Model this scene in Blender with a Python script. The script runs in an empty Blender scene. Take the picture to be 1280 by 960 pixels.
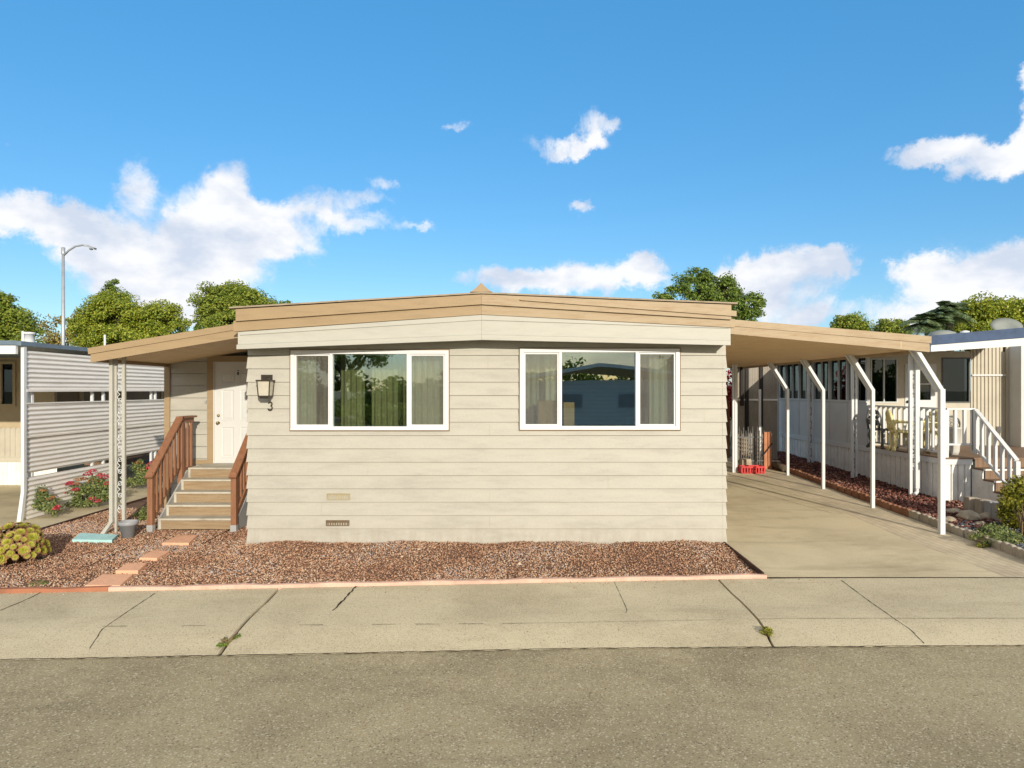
import bpy, bmesh, math, random
import numpy as np
from mathutils import Vector, Matrix
R = math.radians
random.seed(7)
rng = np.random.default_rng(11)
scene = bpy.context.scene
C = scene.collection

# ------------------------------------------------------------------ measured camera
F, CX, CY, H = 853.0, 640.0, 487.0, 2.33
GZ = -0.08                                   # level of the lots around the house
def P(px, py, Y): return ((px-CX)*Y/F, Y, H-(py-CY)*Y/F)
def PX(px, Y): return (px-CX)*Y/F
def PZ(py, Y): return H-(py-CY)*Y/F
def G(px, py, z=GZ):
    Y = (H-z)*F/(py-CY)
    return ((px-CX)*Y/F, Y, z)
def sstep(a, b, x):
    t = np.clip((np.asarray(x, float)-a)/(b-a), 0, 1)
    return t*t*(3-2*t)
def zg(X, Y):                                # the lots right of the house rise gently towards the back
    return GZ + sstep(1.0, 3.4, X)*0.0285*np.clip(np.asarray(Y, float)-11.0, 0, 16)

# ------------------------------------------------------------------ mesh helpers
class MB:
    def __init__(s): s.v=[]; s.f=[]; s.m=[]; s.sm=[]
    def add(s, vs, fs, mi=0, smooth=False):
        o=len(s.v); s.v += [tuple(v) for v in vs]
        for f in fs: s.f.append(tuple(i+o for i in f)); s.m.append(mi); s.sm.append(smooth)
        return s
    def box(s, x0,x1,y0,y1,z0,z1, mi=0):
        return s.add([(x0,y0,z0),(x1,y0,z0),(x1,y1,z0),(x0,y1,z0),(x0,y0,z1),(x1,y0,z1),(x1,y1,z1),(x0,y1,z1)],
            [(0,3,2,1),(4,5,6,7),(0,1,5,4),(1,2,6,5),(2,3,7,6),(3,0,4,7)], mi)
    def hexa(s, pts, mi=0):                  # eight corners, box order
        return s.add(pts,[(0,3,2,1),(4,5,6,7),(0,1,5,4),(1,2,6,5),(2,3,7,6),(3,0,4,7)], mi)
    def beam(s, a, b, w, d, up=(0,0,1), mi=0):
        a=Vector(a); b=Vector(b); t=(b-a).normalized(); u=Vector(up)
        if abs(t.dot(u))>0.98: u=Vector((0,1,0))
        sd=t.cross(u).normalized()*(w/2); uu=sd.cross(t).normalized()*(d/2)
        p=[a-sd-uu,a+sd-uu,b+sd-uu,b-sd-uu,a-sd+uu,a+sd+uu,b+sd+uu,b-sd+uu]
        return s.hexa(p, mi)
    def tube(s, pts, r, n=8, mi=0, closed=False, cap=True):
        pts=[Vector(p) for p in pts]; N=len(pts)
        rr = r if hasattr(r,'__len__') else [r]*N
        vs=[]; fs=[]; prev=None
        for i,p in enumerate(pts):
            if closed: t=pts[(i+1)%N]-pts[i-1]
            else: t=pts[min(i+1,N-1)]-pts[max(i-1,0)]
            t=t.normalized() if t.length>1e-9 else Vector((0,0,1))
            if prev is None:
                u=t.orthogonal().normalized()
            else:
                u=(prev-t*prev.dot(t)); u=u.normalized() if u.length>1e-6 else t.orthogonal().normalized()
            prev=u; w=t.cross(u)
            for k in range(n):
                a=2*math.pi*k/n; vs.append(p+(u*math.cos(a)+w*math.sin(a))*rr[i])
        M=N if closed else N-1
        for i in range(M):
            j=(i+1)%N
            for k in range(n):
                l=(k+1)%n; fs.append((i*n+k,i*n+l,j*n+l,j*n+k))
        s.add(vs,fs,mi,True)
        if cap and not closed:
            o=len(s.v)-N*n
            s.f.append(tuple(o+k for k in reversed(range(n)))); s.m.append(mi); s.sm.append(False)
            s.f.append(tuple(o+(N-1)*n+k for k in range(n))); s.m.append(mi); s.sm.append(False)
        return s
    def lathe(s, c, prof, n=24, mi=0, smooth=True, cap=True):
        vs=[];fs=[]
        for r,z in prof:
            for k in range(n):
                a=2*math.pi*k/n; vs.append((c[0]+r*math.cos(a),c[1]+r*math.sin(a),c[2]+z))
        for i in range(len(prof)-1):
            for k in range(n):
                l=(k+1)%n; fs.append((i*n+k,i*n+l,(i+1)*n+l,(i+1)*n+k))
        s.add(vs,fs,mi,smooth)
        return s
    def prism(s, poly, y0, y1, mi=0):        # polygon in XZ, extruded in Y
        n=len(poly)
        vs=[(x,y0,z) for x,z in poly]+[(x,y1,z) for x,z in poly]
        fs=[tuple(range(n)),tuple(reversed(range(n,2*n)))]+[(i,i+n,(i+1)%n+n,(i+1)%n) for i in range(n)]
        return s.add(vs,fs,mi)
    def prism_yz(s, poly, x0, x1, mi=0):     # polygon in YZ, extruded in X
        n=len(poly)
        vs=[(x0,y,z) for y,z in poly]+[(x1,y,z) for y,z in poly]
        fs=[tuple(range(n)),tuple(reversed(range(n,2*n)))]+[(i,i+n,(i+1)%n+n,(i+1)%n) for i in range(n)]
        return s.add(vs,fs,mi)
    def slab(s, poly, z0, z1, mi=0):         # polygon in XY, extruded in Z
        n=len(poly)
        vs=[(x,y,z0) for x,y in poly]+[(x,y,z1) for x,y in poly]
        fs=[tuple(reversed(range(n))),tuple(range(n,2*n))]+[(i,(i+1)%n,(i+1)%n+n,i+n) for i in range(n)]
        return s.add(vs,fs,mi)
    def build(s, name, mats, parent=None, fix=True):
        me=bpy.data.meshes.new(name); me.from_pydata(s.v,[],s.f)
        if not isinstance(mats,(list,tuple)): mats=[mats]
        for m in mats: me.materials.append(m)
        me.polygons.foreach_set('material_index', s.m)
        me.polygons.foreach_set('use_smooth', s.sm)
        me.validate(); me.update()
        if fix:
            bm=bmesh.new(); bm.from_mesh(me); bmesh.ops.recalc_face_normals(bm, faces=bm.faces); bm.to_mesh(me); bm.free()
        return link(name, me, parent)

def link(name, me, parent=None):
    o=bpy.data.objects.new(name, me); C.objects.link(o)
    if parent is not None: attach(o, parent)
    return o
def world_loc(o):
    l=Vector(o.location); p=o.parent
    return l if p is None else l              # parts keep world coordinates at build time
def attach(o, parent):
    o.parent=parent
    base=parent
    while base.parent is not None: base=base.parent
    if parent is base: o.matrix_parent_inverse=Matrix.Translation(-Vector(base.location))
    # a sub-part's parent mesh sits at the world origin at build time: no offset needed
def tag(o, label, cat, group=None):
    o['label']=label; o['category']=cat
    if group: o['group']=group
    return o
def thing(name, label, cat, loc, group=None):
    o=bpy.data.objects.new(name,None); C.objects.link(o); o.location=loc; o.empty_display_size=0.2
    return tag(o,label,cat,group)
def struct(o, kind='structure'):
    o['kind']=kind; return o
def np_mesh(name, V, faces, mat, parent=None, smooth=False):
    V=np.asarray(V,np.float32); faces=np.asarray(faces,np.int32); k=faces.shape[1]; n=len(faces)
    me=bpy.data.meshes.new(name)
    me.vertices.add(len(V)); me.vertices.foreach_set('co',V.ravel())
    me.loops.add(n*k); me.loops.foreach_set('vertex_index',faces.ravel())
    me.polygons.add(n); me.polygons.foreach_set('loop_start',np.arange(0,n*k,k,dtype=np.int32))
    me.update(calc_edges=True)
    if smooth: me.polygons.foreach_set('use_smooth',np.ones(n,bool))
    for m in (mat if isinstance(mat,(list,tuple)) else [mat]): me.materials.append(m)
    me.validate()
    return link(name, me, parent)
def copy_tree(o, loc, label=None, parent=None):
    r=o.copy(); C.objects.link(r)
    if parent is None: r.location=loc
    else: r.parent=parent
    if label: r['label']=label
    for ch in list(o.children): copy_tree(ch, None, None, r)
    return r

# ------------------------------------------------------------------ materials
def new_mat(name):
    m=bpy.data.materials.new(name); m.use_nodes=True
    nt=m.node_tree; nt.nodes.clear()
    return m, nt, nt.nodes, nt.links
def N(nt, t, **kw):
    n=nt.nodes.new(t)
    for k,v in kw.items():
        if k=='inp':
            for kk,vv in v.items(): n.inputs[kk].default_value=vv
        else: setattr(n,k,v)
    return n
def ramp(nt, stops, interp='LINEAR'):
    r=nt.nodes.new('ShaderNodeValToRGB'); cr=r.color_ramp; cr.interpolation=interp
    while len(cr.elements)>1: cr.elements.remove(cr.elements[-1])
    cr.elements[0].position=stops[0][0]; cr.elements[0].color=tuple(stops[0][1])+(1,)
    for p,c in stops[1:]:
        e=cr.elements.new(p); e.color=tuple(c)+(1,)
    return r
def sc(c,k): return tuple(min(1,x*k) for x in c)
def surf(name, col, rough=0.6, var=0.12, vscale=3.0, bump=0.0, bscale=60.0, metal=0.0, spec=0.35, grain=0.0, gscale=120.0, streak=None, col2=None, coat=0.0, bump_d=0.01, splash=False):
    """painted / mineral surface: colour mottled at two scales, optional grain, directional streaks and bump"""
    m,nt,nd,L=new_mat(name)
    out=N(nt,'ShaderNodeOutputMaterial'); b=N(nt,'ShaderNodeBsdfPrincipled')
    b.inputs['Roughness'].default_value=rough; b.inputs['Metallic'].default_value=metal; b.inputs['Specular IOR Level'].default_value=spec
    if coat: b.inputs['Coat Weight'].default_value=coat
    L.new(b.outputs[0],out.inputs[0])
    tc=N(nt,'ShaderNodeNewGeometry'); pos=tc.outputs['Position']
    if streak:
        mp=N(nt,'ShaderNodeMapping'); mp.inputs['Scale'].default_value=streak; L.new(pos,mp.inputs[0]); vpos=mp.outputs[0]
    else: vpos=pos
    n1=N(nt,'ShaderNodeTexNoise',inp={'Scale':vscale,'Detail':6.0,'Roughness':0.62}); L.new(vpos,n1.inputs['Vector'])
    c2=col2 if col2 else sc(col,1-var*2.2)
    r=ramp(nt,[(0.28,c2),(0.5,col),(0.75,sc(col,1+var))]); L.new(n1.outputs[0],r.inputs[0])
    cur=r.outputs[0]
    if grain>0:
        n2=N(nt,'ShaderNodeTexNoise',inp={'Scale':gscale,'Detail':3.0,'Roughness':0.7}); L.new(pos,n2.inputs['Vector'])
        mr=N(nt,'ShaderNodeMapRange',inp={1:0.3,2:0.7,3:1-grain,4:1+grain}); L.new(n2.outputs[0],mr.inputs[0])
        mx=N(nt,'ShaderNodeVectorMath',operation='SCALE'); L.new(cur,mx.inputs[0]); L.new(mr.outputs[0],mx.inputs['Scale']); cur=mx.outputs[0]
    if splash:                                            # soil splashed up from the gravel onto the lowest boards
        sx=N(nt,'ShaderNodeSeparateXYZ'); L.new(pos,sx.inputs[0])
        h=N(nt,'ShaderNodeMapRange',inp={1:-.02,2:.42,3:1,4:0}); h.interpolation_type='SMOOTHSTEP'; L.new(sx.outputs[2],h.inputs[0])
        mpp=N(nt,'ShaderNodeMapping'); mpp.inputs['Scale'].default_value=(1,1,.35); L.new(pos,mpp.inputs[0])
        nz_=N(nt,'ShaderNodeTexNoise',inp={'Scale':7.0,'Detail':7.0,'Roughness':.7}); L.new(mpp.outputs[0],nz_.inputs['Vector'])
        nr_=N(nt,'ShaderNodeMapRange',inp={1:.40,2:.75,3:0,4:.45}); L.new(nz_.outputs[0],nr_.inputs[0])
        mm=N(nt,'ShaderNodeMath',operation='MULTIPLY'); L.new(h.outputs[0],mm.inputs[0]); L.new(nr_.outputs[0],mm.inputs[1])
        mc=N(nt,'ShaderNodeMix',data_type='RGBA'); mc.inputs['B'].default_value=(.24,.18,.115,1); L.new(mm.outputs[0],mc.inputs['Factor']); L.new(cur,mc.inputs['A']); cur=mc.outputs['Result']
    L.new(cur,b.inputs['Base Color'])
    if bump>0:
        n3=N(nt,'ShaderNodeTexNoise',inp={'Scale':bscale,'Detail':5.0,'Roughness':0.65}); L.new(vpos if streak else pos,n3.inputs['Vector'])
        bp=N(nt,'ShaderNodeBump',inp={'Strength':bump,'Distance':bump_d}); L.new(n3.outputs[0],bp.inputs['Height']); L.new(bp.outputs[0],b.inputs['Normal'])
    m['bsdf']=b.name
    return m
def island(name, stops, rough=0.8, trans=0.0, bump=0.0, spec=0.25, interp='LINEAR', big=None):
    """a colour of its own for every stone / leaf (random per mesh island)"""
    m,nt,nd,L=new_mat(name)
    out=N(nt,'ShaderNodeOutputMaterial'); b=N(nt,'ShaderNodeBsdfPrincipled')
    b.inputs['Roughness'].default_value=rough; b.inputs['Specular IOR Level'].default_value=spec
    g=N(nt,'ShaderNodeNewGeometry'); r=ramp(nt,stops,interp)
    if big:
        n1=N(nt,'ShaderNodeTexNoise',inp={'Scale':big,'Detail':3.0}); L.new(g.outputs['Position'],n1.inputs['Vector'])
        a=N(nt,'ShaderNodeMath',operation='MULTIPLY_ADD',inp={1:1.5,2:-0.75}); L.new(n1.outputs[0],a.inputs[0])
        ad=N(nt,'ShaderNodeMath',operation='ADD',use_clamp=True); L.new(a.outputs[0],ad.inputs[0]); L.new(g.outputs['Random Per Island'],ad.inputs[1]); L.new(ad.outputs[0],r.inputs[0])
    else: L.new(g.outputs['Random Per Island'],r.inputs[0])
    L.new(r.outputs[0],b.inputs['Base Color'])
    if trans>0:
        t=N(nt,'ShaderNodeBsdfTranslucent'); mx=N(nt,'ShaderNodeMixShader',inp={0:trans})
        hs=N(nt,'ShaderNodeHueSaturation',inp={'Hue':0.48,'Saturation':1.15,'Value':1.3}); L.new(r.outputs[0],hs.inputs['Color']); L.new(hs.outputs[0],t.inputs[0])
        L.new(b.outputs[0],mx.inputs[1]); L.new(t.outputs[0],mx.inputs[2]); L.new(mx.outputs[0],out.inputs[0])
    else: L.new(b.outputs[0],out.inputs[0])
    return m
def glass(name, tint=(0.75,0.82,0.82), refl=0.16, dark=0.0):
    m,nt,nd,L=new_mat(name)
    out=N(nt,'ShaderNodeOutputMaterial'); t=N(nt,'ShaderNodeBsdfTransparent'); t.inputs[0].default_value=tint+(1,)
    g=N(nt,'ShaderNodeBsdfGlossy'); g.inputs['Roughness'].default_value=0.0; g.inputs['Color'].default_value=(0.80,0.95,1,1)
    n1=N(nt,'ShaderNodeTexNoise',inp={'Scale':0.9,'Detail':1.0}); ge=N(nt,'ShaderNodeNewGeometry'); L.new(ge.outputs['Position'],n1.inputs['Vector'])
    bp=N(nt,'ShaderNodeBump',inp={'Strength':0.02,'Distance':0.05}); L.new(n1.outputs[0],bp.inputs['Height']); L.new(bp.outputs[0],g.inputs['Normal'])
    fr=N(nt,'ShaderNodeFresnel',inp={'IOR':1.5})
    ad=N(nt,'ShaderNodeMath',operation='ADD',use_clamp=True); ad.inputs[1].default_value=refl; L.new(fr.outputs[0],ad.inputs[0])
    mx=N(nt,'ShaderNodeMixShader'); L.new(ad.outputs[0],mx.inputs[0]); L.new(t.outputs[0],mx.inputs[1]); L.new(g.outputs[0],mx.inputs[2])
    L.new(mx.outputs[0],out.inputs[0]); return m
def mesh_screen(name, col, op):
    m,nt,nd,L=new_mat(name)
    out=N(nt,'ShaderNodeOutputMaterial'); t=N(nt,'ShaderNodeBsdfTransparent'); d=N(nt,'ShaderNodeBsdfDiffuse'); d.inputs[0].default_value=col+(1,)
    ge=N(nt,'ShaderNodeNewGeometry'); mp=N(nt,'ShaderNodeMapping'); mp.inputs['Scale'].default_value=(9,1,0.8); L.new(ge.outputs['Position'],mp.inputs[0])
    n1=N(nt,'ShaderNodeTexNoise',inp={'Scale':2.0,'Detail':4.0}); L.new(mp.outputs[0],n1.inputs['Vector'])
    mr=N(nt,'ShaderNodeMapRange',inp={1:0.3,2:0.7,3:op-0.1,4:op+0.1}); L.new(n1.outputs[0],mr.inputs[0])
    mx=N(nt,'ShaderNodeMixShader'); L.new(mr.outputs[0],mx.inputs[0]); L.new(t.outputs[0],mx.inputs[1]); L.new(d.outputs[0],mx.inputs[2]); L.new(mx.outputs[0],out.inputs[0]); return m
def ground_mat(name, col, col2, stain, grain=0.25, gscale=90, bump=0.4, bscale=140, rough=0.9, speck=None, big=0.35):
    """concrete / asphalt: broad patches, drifting stains, aggregate grain and light specks"""
    m,nt,nd,L=new_mat(name)
    out=N(nt,'ShaderNodeOutputMaterial'); b=N(nt,'ShaderNodeBsdfPrincipled'); b.inputs['Roughness'].default_value=rough; b.inputs['Specular IOR Level'].default_value=0.2
    L.new(b.outputs[0],out.inputs[0]); ge=N(nt,'ShaderNodeNewGeometry'); pos=ge.outputs['Position']
    n1=N(nt,'ShaderNodeTexNoise',inp={'Scale':big,'Detail':7.0,'Roughness':0.6,'Distortion':0.4}); L.new(pos,n1.inputs['Vector'])
    r=ramp(nt,[(0.33,col2),(0.52,col),(0.72,sc(col,1.12))]); L.new(n1.outputs[0],r.inputs[0])
    mp=N(nt,'ShaderNodeMapping'); mp.inputs['Scale'].default_value=(0.35,1.2,1); L.new(pos,mp.inputs[0])
    n2=N(nt,'ShaderNodeTexNoise',inp={'Scale':1.3,'Detail':8.0,'Roughness':0.7,'Distortion':0.8}); L.new(mp.outputs[0],n2.inputs['Vector'])
    r2=ramp(nt,[(0.52,(0,0,0)),(0.74,(1,1,1))]); L.new(n2.outputs[0],r2.inputs[0])
    mx=N(nt,'ShaderNodeMix',data_type='RGBA'); mx.inputs['B'].default_value=stain+(1,); L.new(r.outputs[0],mx.inputs['A'])
    ms=N(nt,'ShaderNodeMath',operation='MULTIPLY',inp={1:0.75}); L.new(r2.outputs[0],ms.inputs[0]); L.new(ms.outputs[0],mx.inputs['Factor'])
    n3=N(nt,'ShaderNodeTexNoise',inp={'Scale':gscale,'Detail':4.0,'Roughness':0.75}); L.new(pos,n3.inputs['Vector'])
    mr=N(nt,'ShaderNodeMapRange',inp={1:0.3,2:0.7,3:1-grain,4:1+grain}); L.new(n3.outputs[0],mr.inputs[0])
    vs=N(nt,'ShaderNodeVectorMath',operation='SCALE'); L.new(mx.outputs['Result'],vs.inputs[0]); L.new(mr.outputs[0],vs.inputs['Scale']); cur=vs.outputs[0]
    if speck:
        v=N(nt,'ShaderNodeTexVoronoi',inp={'Scale':speck[0]}); L.new(pos,v.inputs['Vector'])
        sp=N(nt,'ShaderNodeSeparateColor'); L.new(v.outputs['Color'],sp.inputs[0])
        gt=ramp(nt,[(0.86,(0,0,0)),(0.95,(1,1,1))]); L.new(sp.outputs[0],gt.inputs[0])
        gd=ramp(nt,[(0.04,(1,1,1)),(0.1,(0,0,0))]); L.new(sp.outputs[1],gd.inputs[0])
        m2=N(nt,'ShaderNodeMix',data_type='RGBA'); m2.inputs['B'].default_value=speck[1]+(1,); L.new(cur,m2.inputs['A'])
        k=N(nt,'ShaderNodeMath',operation='MULTIPLY',inp={1:0.75}); L.new(gt.outputs[0],k.inputs[0]); L.new(k.outputs[0],m2.inputs['Factor'])
        m3=N(nt,'ShaderNodeMix',data_type='RGBA'); m3.inputs['B'].default_value=sc(col,0.25)+(1,); L.new(m2.outputs['Result'],m3.inputs['A'])
        k2=N(nt,'ShaderNodeMath',operation='MULTIPLY',inp={1:0.6}); L.new(gd.outputs[0],k2.inputs[0]); L.new(k2.outputs[0],m3.inputs['Factor'])
        cur=m3.outputs['Result']
    L.new(cur,b.inputs['Base Color'])
    n4=N(nt,'ShaderNodeTexNoise',inp={'Scale':bscale,'Detail':4.0,'Roughness':0.7}); L.new(pos,n4.inputs['Vector'])
    bp=N(nt,'ShaderNodeBump',inp={'Strength':bump,'Distance':0.006}); L.new(n4.outputs[0],bp.inputs['Height']); L.new(bp.outputs[0],b.inputs['Normal'])
    return m

M={}
M['siding']=surf('cream siding paint',(.405,.39,.342),0.55,0.06,1.3,0.15,30,streak=(1.2,1,6),grain=0.04,gscale=40,splash=True)
M['cream']=surf('cream fascia paint',(0.424,0.417,0.375),0.5,0.035,3.0,0.08,40,streak=(1,1,6))
M['tan']=surf('tan trim paint',(0.328,0.237,0.138),0.5,0.06,2.2,0.12,40,streak=(1,1,7))
M['tan_worn']=surf('tan trim paint worn pale',(0.37,0.285,0.185),0.55,0.08,2.6,0.2,30,streak=(1.3,1,9),col2=(0.31,0.21,0.12))
M['soffit']=surf('soffit paint',(0.72,0.53,0.31),0.6,0.04,2.0)
M['white']=surf('white paint',(0.619,0.64,0.663),0.45,0.03,3.0,0.05,30)
M['whiteold']=surf('weathered white paint',(0.76,0.76,0.74),0.5,0.08,4.0,0.1,30,grain=0.05,gscale=25)
M['doorwhite']=surf('white door paint',(.59,.595,.59),0.35,0.02,3.0)
M['vinyl']=surf('white vinyl',(0.662,0.669,0.685),0.35,0.02,4.0)
M['trimline']=surf('brown window trim',(0.22,0.15,0.08),0.6,0.1)
M['redwood']=surf('red brown deck stain',(0.26,0.12,0.064),0.55,0.12,3.0,0.2,40,streak=(6,6,1.2),grain=0.08,gscale=60)
M['stepwood']=surf('weathered step boards',(0.29,0.21,0.128),0.75,0.2,2.6,0.3,30,streak=(1,6,12),col2=(0.24,0.15,0.075),grain=0.08,gscale=50)
M['tread']=surf('grey tread edge',(0.46,0.43,0.36),0.75,0.12,4.0,0.2,40,col2=(0.34,0.30,0.24))
M['greypaint']=surf('grey paint',(0.33,0.33,0.33),0.55,0.08,3.0)
M['galv']=surf('galvanised steel',(0.42,0.43,0.44),0.45,0.1,6.0,metal=0.3)
M['bronze']=surf('dark bronze metal',(0.055,0.045,0.035),0.4,0.1,8.0,metal=0.5)
M['frost']=surf('frosted lantern glass',(0.48,0.45,0.37),0.25,0.08,6.0,spec=0.5)
M['brass']=surf('aged brass',(0.32,0.24,0.11),0.35,0.1,20.0,metal=0.9)
M['black']=surf('black rubber',(0.02,0.02,0.02),0.6,0.1)
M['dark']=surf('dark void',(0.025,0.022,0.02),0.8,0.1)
M['ventbeige']=surf('beige vent',(0.375,0.323,0.208),0.5,0.05)
M['ventbrown']=surf('brown vent',(0.16,0.115,0.07),0.6,0.15,30)
M['roofing']=surf('grey brown roof coating',(0.33,0.27,0.2),0.8,0.15,4.0,0.2,60)
M['interior']=surf('interior plaster',(0.576,0.512,0.36),0.8,0.03)
M['carpet']=surf('interior carpet',(0.22,0.18,0.13),0.9,0.05)
M['curtain']=surf('pale curtain',(0.713,0.69,0.576),0.8,0.05)
M['curtain_y']=surf('yellowish curtain',(0.4,0.365,0.21),0.8,0.08)
M['card']=surf('cardboard',(0.55,0.33,0.13),0.75,0.06,3.0)
M['glass']=glass('window glass',(0.80,0.85,0.80),0.17)
M['darkglass']=glass('dim window glass',(0.25,0.27,0.27),0.01)
M['screen']=mesh_screen('insect screen',(0.21,0.195,0.165),0.36)
M['clay']=surf('terracotta paver',(0.744,0.413,0.26),0.85,0.08,3.0,0.3,60,grain=0.08,gscale=80)
M['turq']=surf('turquoise paver',(0.39,0.644,0.644),0.8,0.12,4.0,0.3,60,grain=0.08,gscale=80,col2=(0.34,0.52,0.5))
M['pot']=surf('grey plastic pot',(0.28,0.29,0.31),0.5,0.06,5.0)
M['pinkkerb']=surf('pink painted kerb',(0.63,0.41,0.328),0.85,0.12,3.0,0.3,50,grain=0.12,gscale=60)
M['redboard']=surf('red brown edging board',(0.36,0.15,0.085),0.8,0.15,3.0,0.3,40)
M['edging']=surf('dark edging',(0.07,0.035,0.025),0.7,0.2,5.0)
M['corr']=surf('white corrugated aluminium',(0.78,0.75,0.71),0.45,0.06,3.0,streak=(1,0.5,5),spec=0.5)
M['beigewall']=surf('beige panel wall',(0.47,0.38,0.25),0.6,0.05,3.0)
M['browntrim']=surf('brown panel',(0.26,0.18,0.11),0.6,0.1,3.0)
M['slate']=surf('blue grey roof edge',(0.14,0.19,0.25),0.45,0.1,6.0)
M['blue']=surf('blue roof edging',(0.036,0.07,0.15),0.6,0.2,5.0,0.2,30)
M['panelgrey']=surf('pale grey panel',(0.55,0.57,0.58),0.5,0.04,2.0)
M['panelbeige']=surf('pale beige ribbed wall',(0.50,0.46,0.38),0.55,0.05,3.0)
M['deckwood']=surf('brown deck boards',(0.2,0.125,0.078),0.65,0.2,3.0,0.2,30,streak=(8,1,1))
M['yellow']=surf('pale yellow iron',(0.8,0.72,0.36),0.45,0.1,12.0)
M['iron']=surf('dark grey iron',(0.10,0.10,0.10),0.5,0.15,12.0)
M['planter']=surf('off white planter',(0.55,0.54,0.50),0.6,0.05)
M['dish']=surf('grey dish',(0.24,0.26,0.24),0.5,0.08)
M['pole']=surf('grey lamp pole',(0.35,0.38,0.42),0.45,0.08,metal=0.4)
M['bark']=surf('bark',(0.10,0.075,0.05),0.9,0.3,6.0,0.6,12)
M['stem']=surf('stem',(0.16,0.11,0.06),0.85,0.2,9.0)
M['fencetan']=surf('tan slat wall',(0.30,0.265,0.22),0.7,0.1,3.0,grain=0.1,gscale=30)
M['fencebrown']=surf('brown fence boards',(0.16,0.075,0.045),0.7,0.15,3.0)
M['postred']=surf('terracotta post',(0.45,0.19,0.10),0.7,0.12,4.0)
M['red']=surf('red plastic',(0.55,0.035,0.035),0.4,0.1)
M['stone']=surf('pale rock',(0.42,0.36,0.27),0.85,0.18,5.0,0.5,12,grain=0.12,gscale=40)
M['blockgrey']=surf('grey edging block',(0.38,0.33,0.26),0.9,0.14,4.0,0.5,50,grain=0.15,gscale=60)
M['blockred']=surf('reddish edging block',(0.30,0.145,0.085),0.9,0.18,4.0,0.5,50,grain=0.15,gscale=60)
M['soil']=surf('dark soil',(0.05,0.03,0.025),0.95,0.3,5.0,0.5,40)
M['dirt']=surf('gravel bed base',(0.17,0.10,0.065),0.95,0.3,6.0,0.6,80,grain=0.3,gscale=90)
M['land']=surf('dry land',(0.13,0.12,0.065),0.95,0.25,0.5,0.4,6)
M['crack_and_shadow']=surf('crack dirt',(0.04,0.033,0.022),0.95,0.2,20)
M['concrete']=ground_mat('drive concrete',(0.60,0.515,0.345),(0.46,0.39,0.255),(0.33,0.27,0.17),0.14,70,0.35,150,big=.6)
M['walk']=ground_mat('sidewalk concrete',(0.545,0.475,0.325),(0.45,0.385,0.26),(0.37,0.31,0.20),0.16,80,0.4,160,speck=(120,(0.60,0.54,0.40)),big=.7)
M['road']=ground_mat('worn asphalt',(0.375,0.315,0.195),(0.275,0.23,0.142),(0.24,0.20,0.125),0.34,75,0.8,95,speck=(85,(0.6,0.54,0.4)),big=0.8)
M['gravel']=island('crushed rock',[(0.0,(0.20,0.11,0.08)),(0.25,(0.34,0.17,0.10)),(0.5,(0.46,0.26,0.155)),(0.75,(0.50,0.33,0.23)),(0.93,(0.62,0.50,0.37)),(1.0,(0.38,0.33,0.33))],0.85,big=0.8)
M['lava']=island('red lava rock',[(0.0,(0.04,0.018,0.015)),(0.5,(0.15,0.055,0.042)),(0.85,(0.27,0.12,0.09)),(1.0,(0.36,0.24,0.19))],0.9)
M['slatebits']=island('dark slate chips',[(0.0,(0.03,0.033,0.04)),(0.6,(0.09,0.10,0.12)),(0.9,(0.2,0.21,0.23)),(1.0,(0.45,0.44,0.42))],0.7)
def leafmat(name, a,b,c, tr=0.25): return island(name,[(0,a),(0.5,b),(1,c)],0.55,tr,spec=0.35)
M['leaf_yg']=leafmat('yellow green leaves',(0.104, 0.164, 0.017),(0.227, 0.294, 0.03),(0.435, 0.432, 0.055))
M['leaf_mid']=leafmat('mid green leaves',(0.084, 0.142, 0.02),(0.179, 0.245, 0.032),(0.336, 0.359, 0.051))
M['leaf_dk']=leafmat('dark green leaves',(0.064, 0.12, 0.023),(0.127, 0.204, 0.033),(0.24, 0.312, 0.049))
M['leaf_blue']=leafmat('blue green palm leaves',(0.05,0.09,0.04),(0.11,0.17,0.07),(0.24,0.29,0.14))
M['leaf_olive']=leafmat('olive sparse leaves',(0.158, 0.144, 0.033),(0.28, 0.24, 0.065),(0.438, 0.336, 0.117))
M['leaf_bush']=leafmat('lime bush leaves',(0.10,0.13,0.015),(0.24,0.25,0.03),(0.42,0.38,0.06))
M['leaf_garden']=leafmat('garden leaves',(0.075, 0.126, 0.042),(0.18, 0.238, 0.084),(0.33, 0.336, 0.112))
M['leaf_red']=leafmat('red leaves',(0.25,0.015,0.02),(0.45,0.03,0.03),(0.6,0.08,0.06))
M['flower']=leafmat('crimson flower heads',(0.26,0.02,0.035),(0.45,0.04,0.07),(0.55,0.12,0.12),0.15)
M['flower_o']=leafmat('faded flower heads',(0.26,0.10,0.03),(0.36,0.17,0.06),(0.40,0.22,0.1),0.15)
M['aeon_in']=leafmat('rosette inner leaves',(0.30,0.33,0.035),(0.38,0.37,0.05),(0.46,0.41,0.08),0.15)
M['aeon_out']=leafmat('rosette outer leaves',(0.24,0.19,0.045),(0.33,0.27,0.06),(0.30,0.14,0.08),0.12)
M['aeon_dry']=leafmat('rosette dry leaves',(0.12,0.045,0.03),(0.22,0.09,0.05),(0.34,0.17,0.09),0.1)
SKY_HUE,SKY_SAT,SKY_VAL,EXPOSURE = 0.5,1.3,1.0,0.5
# ================================================================== setting: ground, road, walk, drive, beds
def yroad(x): return np.interp(x,[-60,-4.8,-1.2,0.5,5,60],[3.2,6.31,6.49,6.59,6.67,6.8])
def yfold(x): return np.interp(x,[-60,-5,0,3,60],[4.2,6.98,7.08,7.24,7.35])
def yback(x): return np.interp(x,[-60,-6.07,3.25,60],[5.2,8.09,8.75,9.0])

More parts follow.
